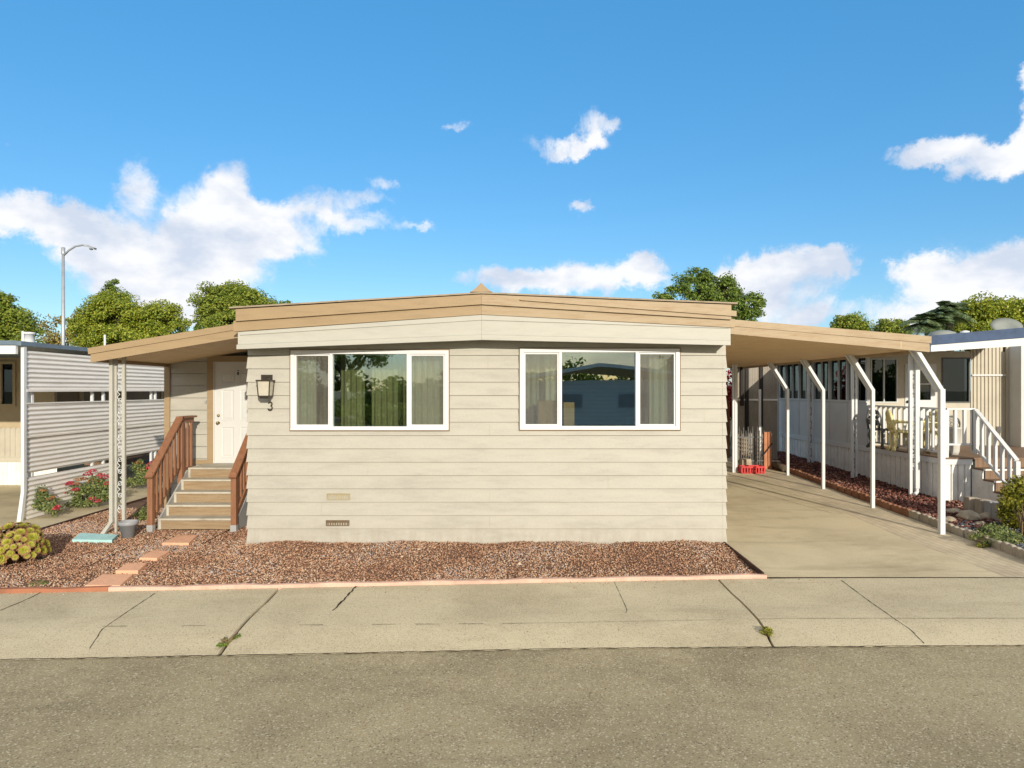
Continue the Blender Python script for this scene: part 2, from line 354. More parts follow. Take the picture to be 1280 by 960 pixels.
def grid(name, xs, ys, zf, mat, kind='structure'):
    X,Y=np.meshgrid(xs,ys); Z=zf(X,Y)
    V=np.stack([X,Y,Z],-1).reshape(-1,3); nx=len(xs); ny=len(ys)
    i=np.arange(nx-1); j=np.arange(ny-1); I,J=np.meshgrid(i,j); a=(J*nx+I).ravel()
    return struct(np_mesh(name,V,np.stack([a,a+1,a+nx+1,a+nx],-1),mat,smooth=True),kind)

gx=np.concatenate([[-900,-300,-120],np.arange(-60,61,1.5),[120,300,900]])
gy=np.concatenate([[-900,-300,-100],np.arange(-40,60,1.5),[90,200,500,1500]])
def ground_z(X,Y):
    z=zg(X,Y)-0.035
    lo=np.where((Y<8.2)&(Y>-3.2),-0.32,z)
    return lo
grid('ground',gx,gy,ground_z,M['land'])
rx=np.concatenate([np.linspace(-60,-8,14),np.linspace(-7,8,61),np.linspace(9,60,14)])
V=[];
for x in rx: V += [(x,-3.4,-0.185),(x,2.0,-0.155),(x,float(yroad(x))+0.03,-0.181)]
V=np.array(V); n=len(rx); fc=[]
for i in range(n-1):
    for k in range(2): fc.append((i*3+k,(i+1)*3+k,(i+1)*3+k+1,i*3+k+1))
struct(np_mesh('road',V,fc,M['road'],smooth=True))

# sidewalk poured in slabs, real joints between them
def joint(p): return [G(p[0][0],p[0][1],-0.09),G(p[1][0],p[1][1],-0.10),G(p[2][0],p[2][1],-0.175)]
J1=joint([(347,738),(303,781),(275,818)]); J3=joint([(900,727),(946,772),(964,806)])
def slab_walk(jl, jr, gl, gr):
    def edge(j,g,side):
        if isinstance(j,(int,float)): return lambda t:(j, None)
        return j
    # sample columns between two slanted joints
    rows=9; cols=40; V=[]
    for c in range(cols+1):
        t=c/cols
        for r in range(rows+1):
            s=r/rows                                     # 0 back .. 1 road
            def jx(j,off):
                if isinstance(j,(int,float)): return j
                if s<0.55: k=s/0.55; return j[0][0]+(j[1][0]-j[0][0])*k+off
                k=(s-0.55)/0.45; return j[1][0]+(j[2][0]-j[1][0])*k+off
            x=jx(jl,gl)*(1-t)+jx(jr,-gr)*t
            wob=0.006*math.sin(s*17+x*3)
            if c in (0,cols): x+=wob
            yb,yf,yr=float(yback(x)),float(yfold(x)),float(yroad(x))
            if s<0.55: k=s/0.55; y=yb+(yf-yb)*k; z=-0.088-0.012*k
            else:
                k=(s-0.55)/0.45; y=yf+(yr-yf)*k
                z=-0.10-0.075*(0.75*k+0.25*k*k)
            V.append((x,y,z))
    nr=rows+1; top=[]
    for c in range(cols):
        for r in range(rows):
            a=c*nr+r; top.append((a,a+1,a+nr+1,a+nr))
    b=MB(); b.add(V,top,0,True)
    # slab sides
    for c in (0,cols):
        for r in range(rows):
            a=V[c*nr+r]; d=V[c*nr+r+1]; b.add([a,d,(d[0],d[1],d[2]-0.09),(a[0],a[1],a[2]-0.09)],[(0,1,2,3)])
    return struct(b.build('sidewalk',M['walk']))
slab_walk(-55,J1,0,0.02); slab_walk(J1,J3,0.02,0.014); slab_walk(J3,55,0.014,0)
def strip(name, pts, w, mat, jag=0.35, dz=0.004):
    """thin crack lying on the concrete"""
    b=MB(); L=[]
    pts=[Vector(p) for p in pts]; fine=[]
    for a,c in zip(pts[:-1],pts[1:]):
        k=max(2,int((c-a).length/0.05))
        fine += [a.lerp(c,i/k) for i in range(k)]
    fine.append(pts[-1])
    vs=[]; fs=[]
    for i,p in enumerate(fine):
        t=(fine[min(i+1,len(fine)-1)]-fine[max(i-1,0)]).normalized(); s=Vector((t.y,-t.x,0))
        ww=w*(0.55+0.9*random.random())/2; o=s*random.uniform(-1,1)*w*jag
        vs += [p+o-s*ww+Vector((0,0,dz)),p+o+s*ww+Vector((0,0,dz))]
        if i: fs.append((2*i-2,2*i-1,2*i+1,2*i))
    b.add(vs,fs); return struct(b.build(name,mat))
for J_ in (J1,J3):                                      # dirt packed into the open joints
    strip('joint_dirt',[(p[0],p[1],p[2]-.028) for p in J_],.075,M['crack_and_shadow'],jag=.05,dz=0)
def walkpt(px,py):
    for z in (-0.092,-0.10,-0.135,-0.17):
        g=G(px,py,z)
        yb,yf,yr=float(yback(g[0])),float(yfold(g[0])),float(yroad(g[0]))
        if g[1]>=yf: zz=-0.088-0.012*(yb-g[1])/(yb-yf)
        else: k_=(yf-g[1])/(yf-yr); zz=-0.10-0.075*(0.75*k_+0.25*k_*k_)
        if abs(zz-z)<0.035: return (g[0],g[1],zz)
    return (g[0],g[1],zz)
strip('pavement_crack',[walkpt(446,732),walkpt(430,750),walkpt(416,763)],0.022,M['crack_and_shadow'])
strip('pavement_crack',[walkpt(194,742),walkpt(160,764),walkpt(128,785),walkpt(112,809)],0.009,M['crack_and_shadow'])
strip('pavement_crack',[walkpt(52,741),walkpt(28,752),walkpt(0,763)],0.014,M['crack_and_shadow'])
strip('pavement_crack',[walkpt(1052,726),walkpt(1085,750),walkpt(1117,772),walkpt(1138,788),walkpt(1155,805)],0.008,M['crack_and_shadow'])
strip('pavement_crack',[walkpt(768,728),walkpt(784,762),walkpt(773,790)],0.005,M['crack_and_shadow'])
def fold_line(x0,x1,w):
    xs=np.arange(x0,x1,0.25); strip('pavement_crack',[(x,float(yfold(x)),-0.099) for x in xs],w,M['crack_and_shadow'])
fold_line(2.6,7.5,0.007); fold_line(0.0,2.4,0.004)
for a in (-4.2,-3.4,-2.2,-1.45,-1.0,-0.55,-0.1): fold_line(a,a+0.3,0.008)
# gutter line where the walk meets the asphalt
strip('pavement_crack',[(x,float(yroad(x))+0.012,-0.1755) for x in np.arange(-7,8,0.2)],0.02,M['crack_and_shadow'],jag=0.5)

# driveway
dx=np.linspace(3.262,6.34,13); dy=np.linspace(8.77,21.5,52)
grid('driveway',dx,dy,lambda X,Y: zg(X,Y)-0.002,M['concrete'])
# brick paver margin
def brick_mat():
    m,nt,nd,L=new_mat('worn brick pavers')
    out=N(nt,'ShaderNodeOutputMaterial'); b=N(nt,'ShaderNodeBsdfPrincipled'); b.inputs['Roughness'].default_value=0.9; L.new(b.outputs[0],out.inputs[0])
    ge=N(nt,'ShaderNodeNewGeometry'); mp=N(nt,'ShaderNodeMapping'); mp.inputs['Rotation'].default_value=(0,0,R(90)); L.new(ge.outputs['Position'],mp.inputs[0])
    br=N(nt,'ShaderNodeTexBrick',inp={'Scale':1.0,'Mortar Size':0.007,'Brick Width':0.22,'Row Height':0.11,'Color1':(0.55,0.45,0.31,1),'Color2':(0.60,0.51,0.35,1),'Mortar':(0.42,0.35,0.23,1)})
    n0=N(nt,'ShaderNodeTexNoise',inp={'Scale':3.0,'Detail':2.0}); L.new(ge.outputs['Position'],n0.inputs['Vector'])
    ad=N(nt,'ShaderNodeMix',data_type='VECTOR'); ad.inputs['Factor'].default_value=0.02; L.new(mp.outputs[0],ad.inputs['A']); L.new(n0.outputs['Color'],ad.inputs['B'])
    L.new(ad.outputs['Result'],br.inputs['Vector'])
    n=N(nt,'ShaderNodeTexNoise',inp={'Scale':1.4,'Detail':6.0}); L.new(ge.outputs['Position'],n.inputs['Vector'])
    mr=N(nt,'ShaderNodeMapRange',inp={1:0.3,2:0.7,3:0.78,4:1.15}); L.new(n.outputs[0],mr.inputs[0])
    vs=N(nt,'ShaderNodeVectorMath',operation='SCALE'); L.new(br.outputs['Color'],vs.inputs[0]); L.new(mr.outputs[0],vs.inputs['Scale']); L.new(vs.outputs[0],b.inputs['Base Color'])
    bp=N(nt,'ShaderNodeBump',inp={'Strength':0.5,'Distance':0.006}); L.new(br.outputs['Fac'],bp.inputs['Height']); bp.invert=True; L.new(bp.outputs[0],b.inputs['Normal'])
    return m
M['brick']=brick_mat()
grid('brick_margin',np.linspace(6.342,7.34,5),np.linspace(8.77,21.5,52),lambda X,Y: zg(X,Y)-0.003,M['brick'])
strip('driveway_joint',[(x,8.76,-0.081) for x in np.arange(3.3,9.0,0.2)],0.006,M['crack_and_shadow'],jag=0.9,dz=0.005)
for (a,b_,w) in (((908,606),(1040,640),0.008),((908,597),(1075,640),0.006),((908,588),(1010,612),0.006)):  # dark strips that draw the carport posts' cast shadows on the concrete
    pa=G(a[0],a[1],0.05); pb=G(b_[0],b_[1],0.0)
    pts=[(pa[0]+(pb[0]-pa[0])*t,pa[1]+(pb[1]-pa[1])*t) for t in np.linspace(0,1,8)]
    strip('post_shadow_line',[(x,y,float(zg(x,y))) for x,y in pts],w,M['crack_and_shadow'],jag=0.3,dz=0.003)

# gravel bed
def hb(X,Y):
    X=np.asarray(X,float); Y=np.asarray(Y,float)
    m=sstep(9.0,10.35,Y)*sstep(-4.6,-3.6,X)*(0.085+0.012*np.sin(X*3.1)+0.008*np.sin(X*7.3+1))
    return GZ+m+0.008*np.sin(X*2.3+Y*1.7)*np.sin(Y*3.1-X)
grid('gravel_bed',np.linspace(-8.12,3.24,160),np.linspace(7.9,10.6,45),lambda X,Y: np.where(Y<yback(X)+0.02,-0.16,hb(X,Y)-0.014),M['dirt'])
grid('gravel_bed',np.linspace(-8.12,-3.9,60),np.linspace(10.6,15.5,60),lambda X,Y: hb(X,Y)-0.014,M['dirt'])
OCT=np.array([(1,0,0),(-1,0,0),(0,1,0),(0,-1,0),(0,0,1),(0,0,-1)],float)
OF=np.array([(0,2,4),(2,1,4),(1,3,4),(3,0,4),(2,0,5),(1,2,5),(3,1,5),(0,3,5)])
def stones(pts, size, flat=0.7):
    n=len(pts); S=np.asarray(size).reshape(-1,1,1)
    v=OCT[None]*(1+0.5*(rng.random((n,6,3))-0.5))+0.35*(rng.random((n,6,3))-0.5)
    v=v*np.stack([np.ones(n)*1.15,0.85+0.3*rng.random(n),0.55+0.4*rng.random(n)],-1)[:,None,:]
    q=rng.normal(size=(n,4)); q/=np.linalg.norm(q,axis=1,keepdims=True); w,x,y,z=q.T
    Rm=np.stack([1-2*(y*y+z*z),2*(x*y-z*w),2*(x*z+y*w),2*(x*y+z*w),1-2*(x*x+z*z),2*(y*z-x*w),2*(x*z-y*w),2*(y*z+x*w),1-2*(x*x+y*y)],-1).reshape(n,3,3)
    v=np.einsum('nij,nkj->nki',Rm,v)*S; v[:,:,2]*=flat
    V=(v+np.asarray(pts)[:,None,:]).reshape(-1,3)
    Fc=(OF[None]+(np.arange(n)*6)[:,None,None]).reshape(-1,3)
    return V,Fc
paver_px=[[(202.5,678.7),(222.5,669.2),(247.5,668.7),(236,679)],[(173.7,697.5),(190,688),(212,688.7),(196,698)],
          [(144,713.7),(158,704.5),(183.7,703.7),(172.5,713.7)],[(106,732),(127.5,718),(166,718),(150,732)]]
turq_px=[(90,675),(100,666.7),(147.5,668.7),(140,675.5)]
pav=[[G(*p,z=-0.05) for p in q] for q in paver_px]; tq=[G(*p,z=-0.05) for p in turq_px]
def inpoly(x,y,poly,grow=0.0):
    poly=[(p[0],p[1]) for p in poly]; ins=np.zeros(len(x),bool); j=len(poly)-1
    for i in range(len(poly)):
        xi,yi=poly[i]; xj,yj=poly[j]
        c=((yi>y)!=(yj>y))&(x<(xj-xi)*(y-yi)/(yj-yi+1e-12)+xi); ins^=c; j=i
    return ins
n=125000
x=rng.uniform(-8.08,3.22,n); y=rng.uniform(7.95,13.9,n)
ok=(y>yback(x)+0.05)&~((x>-3.98)&(y>10.43))&~((x>-6.1)&(x<-4.7)&(y>11.73))
for q in pav+[tq]: ok&=~inpoly(x,y,q)
x=x[ok];y=y[ok]
sz=0.007+0.0105*rng.random(len(x))**1.8; sz[rng.random(len(x))<.012]*=1.9
zz_=hb(x,y)-0.004+0.006*rng.random(len(x))
m=260; xs_=rng.uniform(-7.5,4.2,m); ys_=yback(xs_)-rng.exponential(.09,m)-.01       # strays kicked over the kerb
x=np.concatenate([x,xs_]); y=np.concatenate([y,ys_]); zz_=np.concatenate([zz_,np.full(m,-.086)]); sz=np.concatenate([sz,.004+.006*rng.random(m)])
V,Fc=stones(np.stack([x,y,zz_],-1),sz)
struct(np_mesh('gravel',V,Fc,M['gravel']),'stuff')
# red lava bed beside the neighbour's porch
grid('planting_bed',np.linspace(7.44,9.2,12),np.linspace(8.0,23,60),lambda X,Y: zg(X,Y)+0.02,M['soil'])
grid('planting_bed',np.linspace(9.2,14,10),np.linspace(8.0,14,20),lambda X,Y: zg(X,Y)+0.02,M['soil'])
n=8200
x=rng.uniform(7.45,9.6,n); y=rng.uniform(11.6,22.5,n)
ok=~((x>8.93)&(y>14.05)); x=x[ok];y=y[ok]
V,Fc=stones(np.stack([x,y,zg(x,y)+0.025+0.015*rng.random(len(x))],-1),0.018+0.028*rng.random(len(x)))
struct(np_mesh('lava_rock',V,Fc,M['lava']),'stuff')
n=3000
x=rng.uniform(7.4,10.5,n); y=rng.uniform(8.2,12.1,n)
V,Fc=stones(np.stack([x,y,zg(x,y)+0.025+0.015*rng.random(n)],-1),0.02+0.035*rng.random(n)**2)
struct(np_mesh('slate_chips',V,Fc,M['slatebits']),'stuff')
# neighbour's concrete on the left
grid('neighbour_driveway',np.linspace(-16,-8.13,20),np.linspace(5.9,22,40),lambda X,Y: np.where(Y<8.0,-0.09,GZ)+0.0*X,M['concrete'])
struct(MB().box(-8.13,-8.10,8.05,18,-0.12,-0.055).build('bed_edging',M['edging']))
struct(MB().beam((3.243,8.8,-0.075),(3.243,10.43,-0.04),0.022,0.09).build('bed_edging',M['edging']))
struct(MB().beam(G(175,668),G(198,659),0.012,0.03).build('bed_edging',M['edging']))
struct(MB().beam(G(255,680),G(294,659),0.012,0.03).build('bed_edging',M['edging']))
struct(MB().beam(G(100,713),G(160,684),0.012,0.012).build('bed_edging',M['edging']))
# pink kerb and red-brown board between walk and gravel
def kerb(x0,x1,mat,name,w=0.06,top=-0.045):
    b=MB(); xs=np.linspace(x0,x1,max(3,int((x1-x0)/0.25)))
    for a,c in zip(xs[:-1],xs[1:]):
        t=[top+0.006*math.sin(k*5)+0.004*math.sin(k*13) for k in (a,c)]
        b.hexa([(a,float(yback(a)),-0.12),(c,float(yback(c)),-0.12),(c,float(yback(c))+w,-0.12),(a,float(yback(a))+w,-0.12),
                (a,float(yback(a)),t[0]),(c,float(yback(c)),t[1]),(c,float(yback(c))+w,t[1]),(a,float(yback(a))+w,t[0])])
    return struct(b.build(name,mat))
xk=G(136,738)[0]
kerb(xk,3.27,M['pinkkerb'],'kerb'); kerb(-9,xk-0.004,M['redboard'],'kerb',0.07,-0.04)

# ================================================================== the home
Y0=10.45; XL,XR=-4.04,3.27
home=thing('mobile_home','cream lap-sided single-storey mobile home with low tan-banded gable roof and two wide white front windows','house',(0,Y0,0))
# windows: outer rectangles measured on the facade
def win_rect(px0,py0,px1,py1): return (PX(px0,Y0),PX(px1,Y0),PZ(py1,Y0),PZ(py0,Y0))
W1=win_rect(364,438,561,537.5); W2=win_rect(650,436,849,537)
VENTS=[win_rect(409,616.5,438,624.5),win_rect(408,650,437,657)]
def lap_siding(b, x0,x1,z0,courses,ch,Y,holes,off=0.020,gap=0.0055):
    for c in range(courses):
        zb=z0+c*ch; zt=zb+ch-gap
        cuts=sorted({zb,zt}|{h[k] for h in holes for k in (2,3) if zb<h[k]<zt})
        for a,d in zip(cuts[:-1],cuts[1:]):
            mid=(a+d)/2; spans=[(x0,x1)]
            for h in holes:
                if h[2]<=mid<=h[3]:
                    ns=[]
                    for s in spans:
                        if h[1]<=s[0] or h[0]>=s[1]: ns.append(s)
                        else:
                            if s[0]<h[0]: ns.append((s[0],h[0]))
                            if h[1]<s[1]: ns.append((h[1],s[1]))
                    spans=ns
            ya=Y-off*(1-(a-zb)/ch); yd=Y-off*(1-(d-zb)/ch)
            for s in spans:
                # gentle waviness so courses are not ruler-perfect
                k=max(1,int((s[1]-s[0])/0.6)); xs=np.linspace(s[0],s[1],k+1)
                for p,q in zip(xs[:-1],xs[1:]):
                    wv=[0.0016*math.sin(5*t+c*2.1) for t in (p,q)]
                    b.add([(p,ya+wv[0],a),(q,ya+wv[1],a),(q,yd+wv[1],d),(p,yd+wv[0],d)],[(0,1,2,3)])
                if a==zb: b.add([(s[0],ya,a),(s[1],ya,a),(s[1],Y+0.05,a),(s[0],Y+0.05,a)],[(0,3,2,1)])
                if d==zt: b.add([(s[0],yd,d),(s[1],yd,d),(s[1],Y+0.05,d),(s[0],Y+0.05,d)],[(0,1,2,3)])
        # corner returns
        for xx in (x0,x1): b.add([(xx,Y-off,zb),(xx,Y,zt),(xx,Y+0.12,zt),(xx,Y+0.12,zb)],[(0,1,2,3)])
CHH=0.2039
b=MB(); lap_siding(b,XL,XR,0.0,14,CHH,Y0,[W1,W2]); lap_siding(b,XL,XR,14*CHH,1,0.26,Y0,[W1,W2])
# wall body behind the boards, with window openings
def wall_with_holes(b,x0,x1,z0,z1,y0,y1,holes):
    hs=sorted(holes); x=x0
    for h in hs:
        b.box(x,h[0],y0,y1,z0,z1); b.box(h[0],h[1],y0,y1,z0,h[2]); b.box(h[0],h[1],y0,y1,h[3],z1); x=h[1]
    b.box(x,x1,y0,y1,z0,z1)
wall_with_holes(b,XL+0.01,XR-0.01,-0.06,3.1,Y0+0.05,Y0+0.12,[W1,W2])
b.box(XL-0.02,XR+0.02,Y0-0.02,Y0+0.1,-0.16,-0.002)
wall=b.build('wall',M['siding'],home,fix=False)
# flared corner caps at the ends of every course
for c in range(14):
    for sx,x in ((1,XR),(-1,XL)):
        zb=c*CHH; zt=zb+CHH-.007; o_=.0225
        a,b_=sorted((x-sx*.05,x+sx*.020)); a2,b2=sorted((x-sx*.05,x+sx*.003))
        MB().hexa([(a,Y0-o_,zb+.001),(b_,Y0-o_,zb+.001),(b_,Y0+.16,zb+.001),(a,Y0+.16,zb+.001),(a2,Y0-.0035,zt),(b2,Y0-.0035,zt),(b2,Y0+.16,zt),(a2,Y0+.16,zt)]).build('corner_cap',M['siding'],home)
# slim butt joints between boards
for (pxx,c) in ((612,3),(612,0),(610,13),(612,1),(460,5),(612,8),(402,2),(760,4),(880,9),(330,11)):
    x=PX(pxx,Y0); z=c*CHH+0.005; b=MB(); b.add([(x-.002,Y0-.0235,z),(x+.002,Y0-.0235,z),(x+.002,Y0-.0025,z+CHH-.017),(x-.002,Y0-.0025,z+CHH-.017)],[(0,1,2,3)]); b.build('board_joint',M['ventbeige'],home)
# side and back walls, floor, inner room
b=MB(); b.box(XR-0.12,XR,Y0+0.13,22,-0.1,3.1); b.box(XL,XL+0.12,Y0+0.13,22,-0.1,3.05); b.box(XL,XR,22,22.12,-0.1,3.1)
b.build('side_wall',M['siding'],home)
b=MB(); b.box(XL+.12,XR-.12,Y0+.125,15,0.62,0.68); b.build('interior_floor',M['carpet'],home)
b=MB(); b.box(XL+.12,XR-.12,14.9,15,0.68,2.95); b.box(XL+.12,XR-.12,Y0+.125,15,2.88,2.95); b.box(-0.55,-0.45,Y0+.13,13.5,0.68,2.88)
b.build('interior_wall',M['interior'],home)
def window(W, mul, name, curtains):
    x0,x1,z0,z1=W; fw=0.055
    fr=MB()
    yo,yi=Y0-0.035,Y0+0.06
    fr.box(x0,x0+fw,yo,yi,z0,z1); fr.box(x1-fw,x1,yo,yi,z0,z1); fr.box(x0+fw,x1-fw,yo,yi,z1-fw,z1); fr.box(x0+fw,x1-fw,yo,yi,z0,z0+fw)
    # sill lip
    fr.box(x0-0.0,x1+0.0,yo-0.012,yo-0.001,z0,z0+0.02)
    xs=[x0+fw]+[v for m in mul for v in (m-0.021,m+0.021)]+[x1-fw]
    for m in mul: fr.box(m-0.021,m+0.021,yo+0.006,yi-0.002,z0+fw,z1-fw)
    o=fr.build('window',M['vinyl'],home)
    t=MB(); w=0.016                                   # brown outer trim line
    t.box(x0-w,x0,Y0-0.03,Y0+0.02,z0-w,z1+w); t.box(x1,x1+w,Y0-0.03,Y0+0.02,z0-w,z1+w); t.box(x0,x1,Y0-0.03,Y0+0.02,z1,z1+w); t.box(x0,x1,Y0-0.03,Y0+0.02,z0-w,z0)
    t.build('trim',M['trimline'],o)
    for k in range(3):
        a,c=xs[2*k],xs[2*k+1]; zz0,zz1=z0+fw,z1-fw
        if k!=1:                                       # sliding sash with insect screen
            s=MB(); sw=0.028; ys,ye=Y0-0.012,Y0+0.02
            s.box(a,a+sw,ys,ye,zz0,zz1); s.box(c-sw,c,ys,ye,zz0,zz1); s.box(a+sw,c-sw,ys,ye,zz1-sw,zz1); s.box(a+sw,c-sw,ys,ye,zz0,zz0+sw)
            s.build('sash',M['vinyl'],o)
            MB().add([(a+sw,Y0-0.002,zz0+sw),(c-sw,Y0-0.002,zz0+sw),(c-sw,Y0-0.002,zz1-sw),(a+sw,Y0-0.002,zz1-sw)],[(0,1,2,3)]).build('screen',M['screen'],o)
            a+=sw;c-=sw;zz0+=sw;zz1-=sw
        MB().box(a,c,Y0+0.024,Y0+0.030,zz0,zz1).build('pane',M['glass'],o)
    for (a,c,mt,zt,dep) in curtains:
        s=MB(); nn=int((c-a)/0.012); vs=[];fs=[]
        for i in range(nn+1):
            xx=a+(c-a)*i/nn; yy=Y0+0.20+dep+0.028*math.sin(i*0.75+0.4*math.sin(i*0.31))
            vs += [(xx,yy,z0-0.25),(xx+0.01*math.sin(i*.2),yy,zt)]
            if i: fs.append((2*i-2,2*i,2*i+1,2*i-1))
        s.add(vs,fs,0,True); s.build('curtain',M[mt],o,fix=False)
    return o
z1=W1[3]
window(W1,[PX(414.5,Y0),PX(510.5,Y0)],'w',[(PX(366,Y0),PX(391,Y0),'curtain',z1-0.1,0.0),(PX(453,Y0),PX(509,Y0),'curtain_y',z1-0.02,0.5),(PX(512,Y0),PX(560,Y0),'curtain',z1-0.02,0.02),(PX(412,Y0),PX(444,Y0),'curtain_y',z1-0.02,0.5)])
window(W2,[PX(700.5,Y0),PX(796,Y0)],'w',[(PX(652,Y0),PX(699,Y0),'curtain',z1-0.02,0.5),(PX(815,Y0),PX(838,Y0),'curtain',z1-0.04,0.0)])
for i,v in enumerate(VENTS):
    b=MB(); x0,x1,zz0,zz1=v; b.box(x0,x1,Y0-0.03,Y0,zz0,zz0+.012);b.box(x0,x1,Y0-0.03,Y0,zz1-.012,zz1);b.box(x0,x0+.012,Y0-0.03,Y0,zz0+.012,zz1-.012);b.box(x1-.012,x1,Y0-0.03,Y0,zz0+.012,zz1-.012)
    k=9
    for j in range(k):
        xx=x0+.012+(x1-x0-.024)*(j+.5)/k; b.box(xx-.009,xx+.009,Y0-.024,Y0-.012,zz0+.012,zz1-.012)
    b.box(x0+.012,x1-.012,Y0-.011,Y0-.002,zz0+.012,zz1-.012)
    o=b.build('vent',M['ventbeige' if i==0 else 'ventbrown'],home); o['label']=('beige' if i==0 else 'dark brown')+' louvred wall vent'
# gable fascia: stacked bands that follow the low gable
YF=10.10
XP=PX(602,YF)
def band(name, mats, L,Pk,Rr, proud, xl, xr, th=0.03, miR=None):
    """L,Pk,Rr = (top,bottom) pixel rows at left end, peak, right end, on the fascia plane"""
    b=MB(); y0=YF-proud; y1=y0+th
    zl=[PZ(v,YF) for v in L]; zp=[PZ(v,YF) for v in Pk]; zr=[PZ(v,YF) for v in Rr]
    b.prism([(xl,zl[0]),(XP-.001,zp[0]),(XP-.001,zp[1]),(xl,zl[1])],y0,y1,0)
    b.prism([(XP+.001,zp[0]),(xr,zr[0]),(xr,zr[1]),(XP+.001,zp[1])],y0,y1,1)
    return b.build(name,mats,home)
xl=PX(292,YF); xr=PX(917.5,YF); xr2=PX(913,YF)
band('fascia',[M['tan'],M['tan_worn']],(387,401.8),(368.5,380.8),(381.5,399.8),0.045,PX(296,YF),xr2)
band('fascia',[M['tan'],M['tan_worn']],(401.0,414.5),(380.0,393),(399.0,409.5),0.005,xl,PX(918.5,YF),0.07)
def rb(x0p,t0,b0,t1,b1,xr_,pr,th):                      # worn boards lapped over the right half
    xa=PX(x0p,YF); return MB().prism([(xa,PZ(t0,YF)),(xr_,PZ(t1,YF)),(xr_,PZ(b1,YF)),(xa,PZ(b0,YF))],YF-pr,YF-pr+th).build('fascia',M['tan_worn'],home)
rb(650,374.5,376,389.2,396,PX(918.8,YF),0.07,0.024)
band('gable_panel',[M['cream'],M['cream']],(415,430.5),(393.4,418),(409.8,425.5),-0.01,PX(297,YF),PX(913.5,YF))
band('gable_panel',[M['cream'],M['cream']],(416.5,419),(395.5,400),(409.9,410.4),0.004,PX(300,YF),PX(912,YF),0.02)
band('gutter',[M['cream'],M['cream']],(430.9,436.5),(418.3,424.8),(425.8,431.5),0.012,PX(296,YF),PX(913,YF),0.05)
# soffit between gutter and wall
b=MB(); b.hexa([(PX(297,YF),YF+.0,PZ(435,YF)),(XP,YF,PZ(423.4,YF)),(XP,Y0+.03,PZ(423.4,YF)),(PX(297,YF),Y0+.03,PZ(435,YF)),(PX(297,YF),YF+.02,PZ(434,YF)),(XP,YF+.02,PZ(422.4,YF)),(XP,Y0+.03,PZ(422.4,YF)),(PX(297,YF),Y0+.03,PZ(434,YF))])
b.hexa([(XP,YF,PZ(423.4,YF)),(PX(913,YF),YF,PZ(430,YF)),(PX(913,YF),Y0+.03,PZ(430,YF)),(XP,Y0+.03,PZ(423.4,YF)),(XP,YF+.02,PZ(422.4,YF)),(PX(913,YF),YF+.02,PZ(429,YF)),(PX(913,YF),Y0+.03,PZ(429,YF)),(XP,Y0+.03,PZ(422.4,YF))])
b.build('soffit',M['cream'],home)
# roof sheets with a thin drip edge, and the ridge cap
zl,zp,zr=PZ(386,YF),PZ(367.5,YF),PZ(380.5,YF); t=0.022
b=MB(); b.prism([(PX(288.5,YF),zl),(XP,zp),(PX(920.5,YF),zr),(PX(920.5,YF),zr+t),(XP,zp+t),(PX(288.5,YF),zl+t)],YF-0.06,22.2)
roof=b.build('roof',M['roofing'],home)
b=MB(); prof=[]
for tt in np.linspace(-1,1,13):
    prof.append((XP-0.005+tt*0.165,zp+t+0.003+0.135*(1-abs(tt))**1.25))
b.prism(prof,YF-0.05,21.8); b.build('ridge_cap',M['tan'],roof)
b=MB(); b.box(xl+.03,PX(915,YF),YF+.04,YF+.3,PZ(413,YF)-.0,PZ(402,YF)); b.build('eave_block',M['tan'],home)
# recessed entry wing on the left
YW=13.65; XWL=PX(207,YW)
def zaw(X): return 2.776+0.166*(X+6.9)                  # awning underside at X
D0,D1=PX(268,YW),PX(268,YW)+0.92
zD=PZ(579,YW); zDt=PZ(453,YW)
b=MB()
lap_siding(b,XWL+.1,D0-.13,-.02,13,.243,YW-.002,[],.014,.008); lap_siding(b,D1+.1,XL,-.02,13,.243,YW-.002,[],.014,.008)
zz=3.12
b.prism([(XWL,-0.1),(D0-.02,-0.1),(D0-.02,zDt+.02),(D1+.02,zDt+.02),(D1+.02,-0.1),(XL,-0.1),(XL,zz),(XWL,2.82)],YW+.05,YW+.15)
b.box(XWL,XWL+.1,YW+.1,22,-0.1,2.85)
b.build('entry_wall',M['siding'],home,fix=False)
b=MB(); b.box(XWL-.01,XWL+.1,YW-.04,YW-.001,-.1,2.9)
b.box(XWL+.1,D0-.13,YW-.035,YW-.013,zD-.02,zD+.07)
b.box(D0-.13,D0-.012,YW-.04,YW-.001,zD-.03,zDt+.13); b.box(D0-.012,D1+.1,YW-.04,YW-.001,zDt+.012,zDt+.13); b.box(D1+.012,D1+.1,YW-.04,YW-.001,zD-.03,zDt+.012)
b.build('entry_trim',M['tan'],home)
